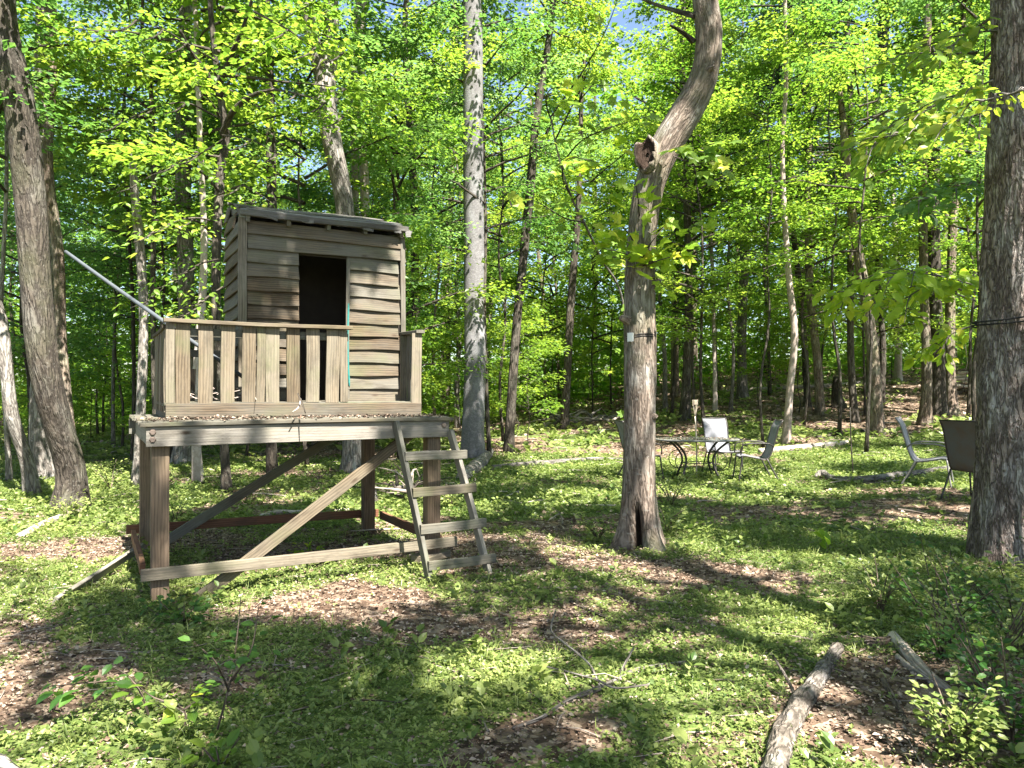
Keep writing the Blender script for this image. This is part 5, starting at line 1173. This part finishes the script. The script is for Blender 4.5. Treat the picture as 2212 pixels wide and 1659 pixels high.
herbs('grass', 'thin grass blades among the weeds', 16000, (2.4, 12), 3, .07, .005, 304, 'blade', (.5, 1.3), .8, .8)
herbs('weeds', 'taller leafy weeds standing among the ground cover', 1500, (2.6, 14), 9, .06, .12, 305, 'oval', (.1, .9), .9, 1.1)
def litter(name, label, n, dr, ls, seed):
    x, y, r = scatter(n, dr, 120, seed, lambda a, b: np.clip(1.15 - greenness(a, b), .12, 1))
    m = len(x); z = terrain(x, y) + .004 + .012 * r.random(m); az = r.random(m) * 6.283; g = Geo()
    dd = np.stack([np.cos(az), np.sin(az), r.normal(0, .25, m)], -1)
    leaves(g, np.stack([x, y, z], -1), dd, np.array([0, 0, 1.0]) + r.normal(0, .5, (m, 3)), ls * (.35 + 1.3 * r.random(m) ** 2), 'litter', 0, np.clip(.8 * r.random(m) ** 1.1 + .5 * (n2(x, y, 1.1, 45, 2) - .4), 0, 1), 1.0)
    return tag(link(name, g.mesh(name, [M['litter']])), label, 'leaf litter', kind='stuff')
litter('leaf_litter', 'brown dead leaves on the near ground', 95000, (2.4, 8.5), .024, 311)
litter('leaf_litter', 'brown dead leaves in the clearing', 52000, (8.2, 20), .046, 312)
litter('leaf_litter', 'brown dead leaves on the far slope', 26000, (19, 48), .15, 313)
def twigs(n, dr, L, rad, seed):
    x, y, r = scatter(n, dr, 100, seed, lambda a, b: np.ones_like(a)); g = Geo()
    for k in range(len(x)):
        a = r.random() * 6.28; l = L * r.uniform(.3, 1); z = tz(x[k], y[k]); q = np.array([x[k], y[k], z + rad * 2]); u = np.array([math.cos(a), math.sin(a), 0]) * l
        tube(g, [q, q + u * .5 + r.normal(0, .05 * l, 3) * [1, 1, .5] + [0, 0, .01], q + u + r.normal(0, .08 * l, 3) * [1, 1, .3] + [0, 0, .01]], [rad * r.uniform(.5, 1.2), rad * .7, rad * .3], 4, 0, r.random(), cap=False)
    return tag(link('twigs', g.mesh('twigs', [M['dead_wood']])), 'small dead twigs strewn over the forest floor', 'twigs', kind='stuff')
twigs(420, (2.5, 9), .35, .005, 321); twigs(400, (8, 30), 1.1, .014, 322)
# litter on the deck and table
r = np.random.default_rng(9); g = Geo(); m = 900
ii = r.uniform(.03, DW - .03, m); ss = r.uniform(-.04, .58, m) ** 1.0; r.random(3); hh = DZ + .002 + r.random(m) * .02 * (.3 + n2(ii, ss, 3.0, 3, 2))
P = np.array([list(H(a, b, 0)) for a, b in zip(ii, ss)]); P[:, 2] = hh
leaves(g, P, r.normal(0, 1, (m, 3)) * [1, 1, .3], np.array([0, 0, 1.]) + r.normal(0, .4, (m, 3)), .026 * r.uniform(.5, 1.4, m), 'litter', 0, r.random(m) ** 2.2 * .9)
tag(link('deck_litter', g.mesh('deck_litter', [M['litter']])), 'dead leaves and twig bits lying along the deck edge', 'leaf litter', kind='stuff')
r = np.random.default_rng(19); g = Geo(); m = 160; a = r.random(m) * 6.283; q = np.sqrt(r.random(m))
P = np.stack([TBL[0] + .68 * q * np.cos(a), TBL[1] + .45 * q * np.sin(a), np.full(m, tz(*TBL) + .718)], -1)
leaves(g, P, r.normal(0, 1, (m, 3)) * [1, 1, .1], np.array([0, 0, 1.]) + r.normal(0, .2, (m, 3)), .05 * r.uniform(.5, 1.3, m), 'litter', 0, r.random(m))
tag(link('table_litter', g.mesh('table_litter', [M['litter']])), 'dead leaves scattered on the patio table', 'leaf litter', kind='stuff')
print('TRIS', sum(len(m.polygons) for m in bpy.data.meshes))
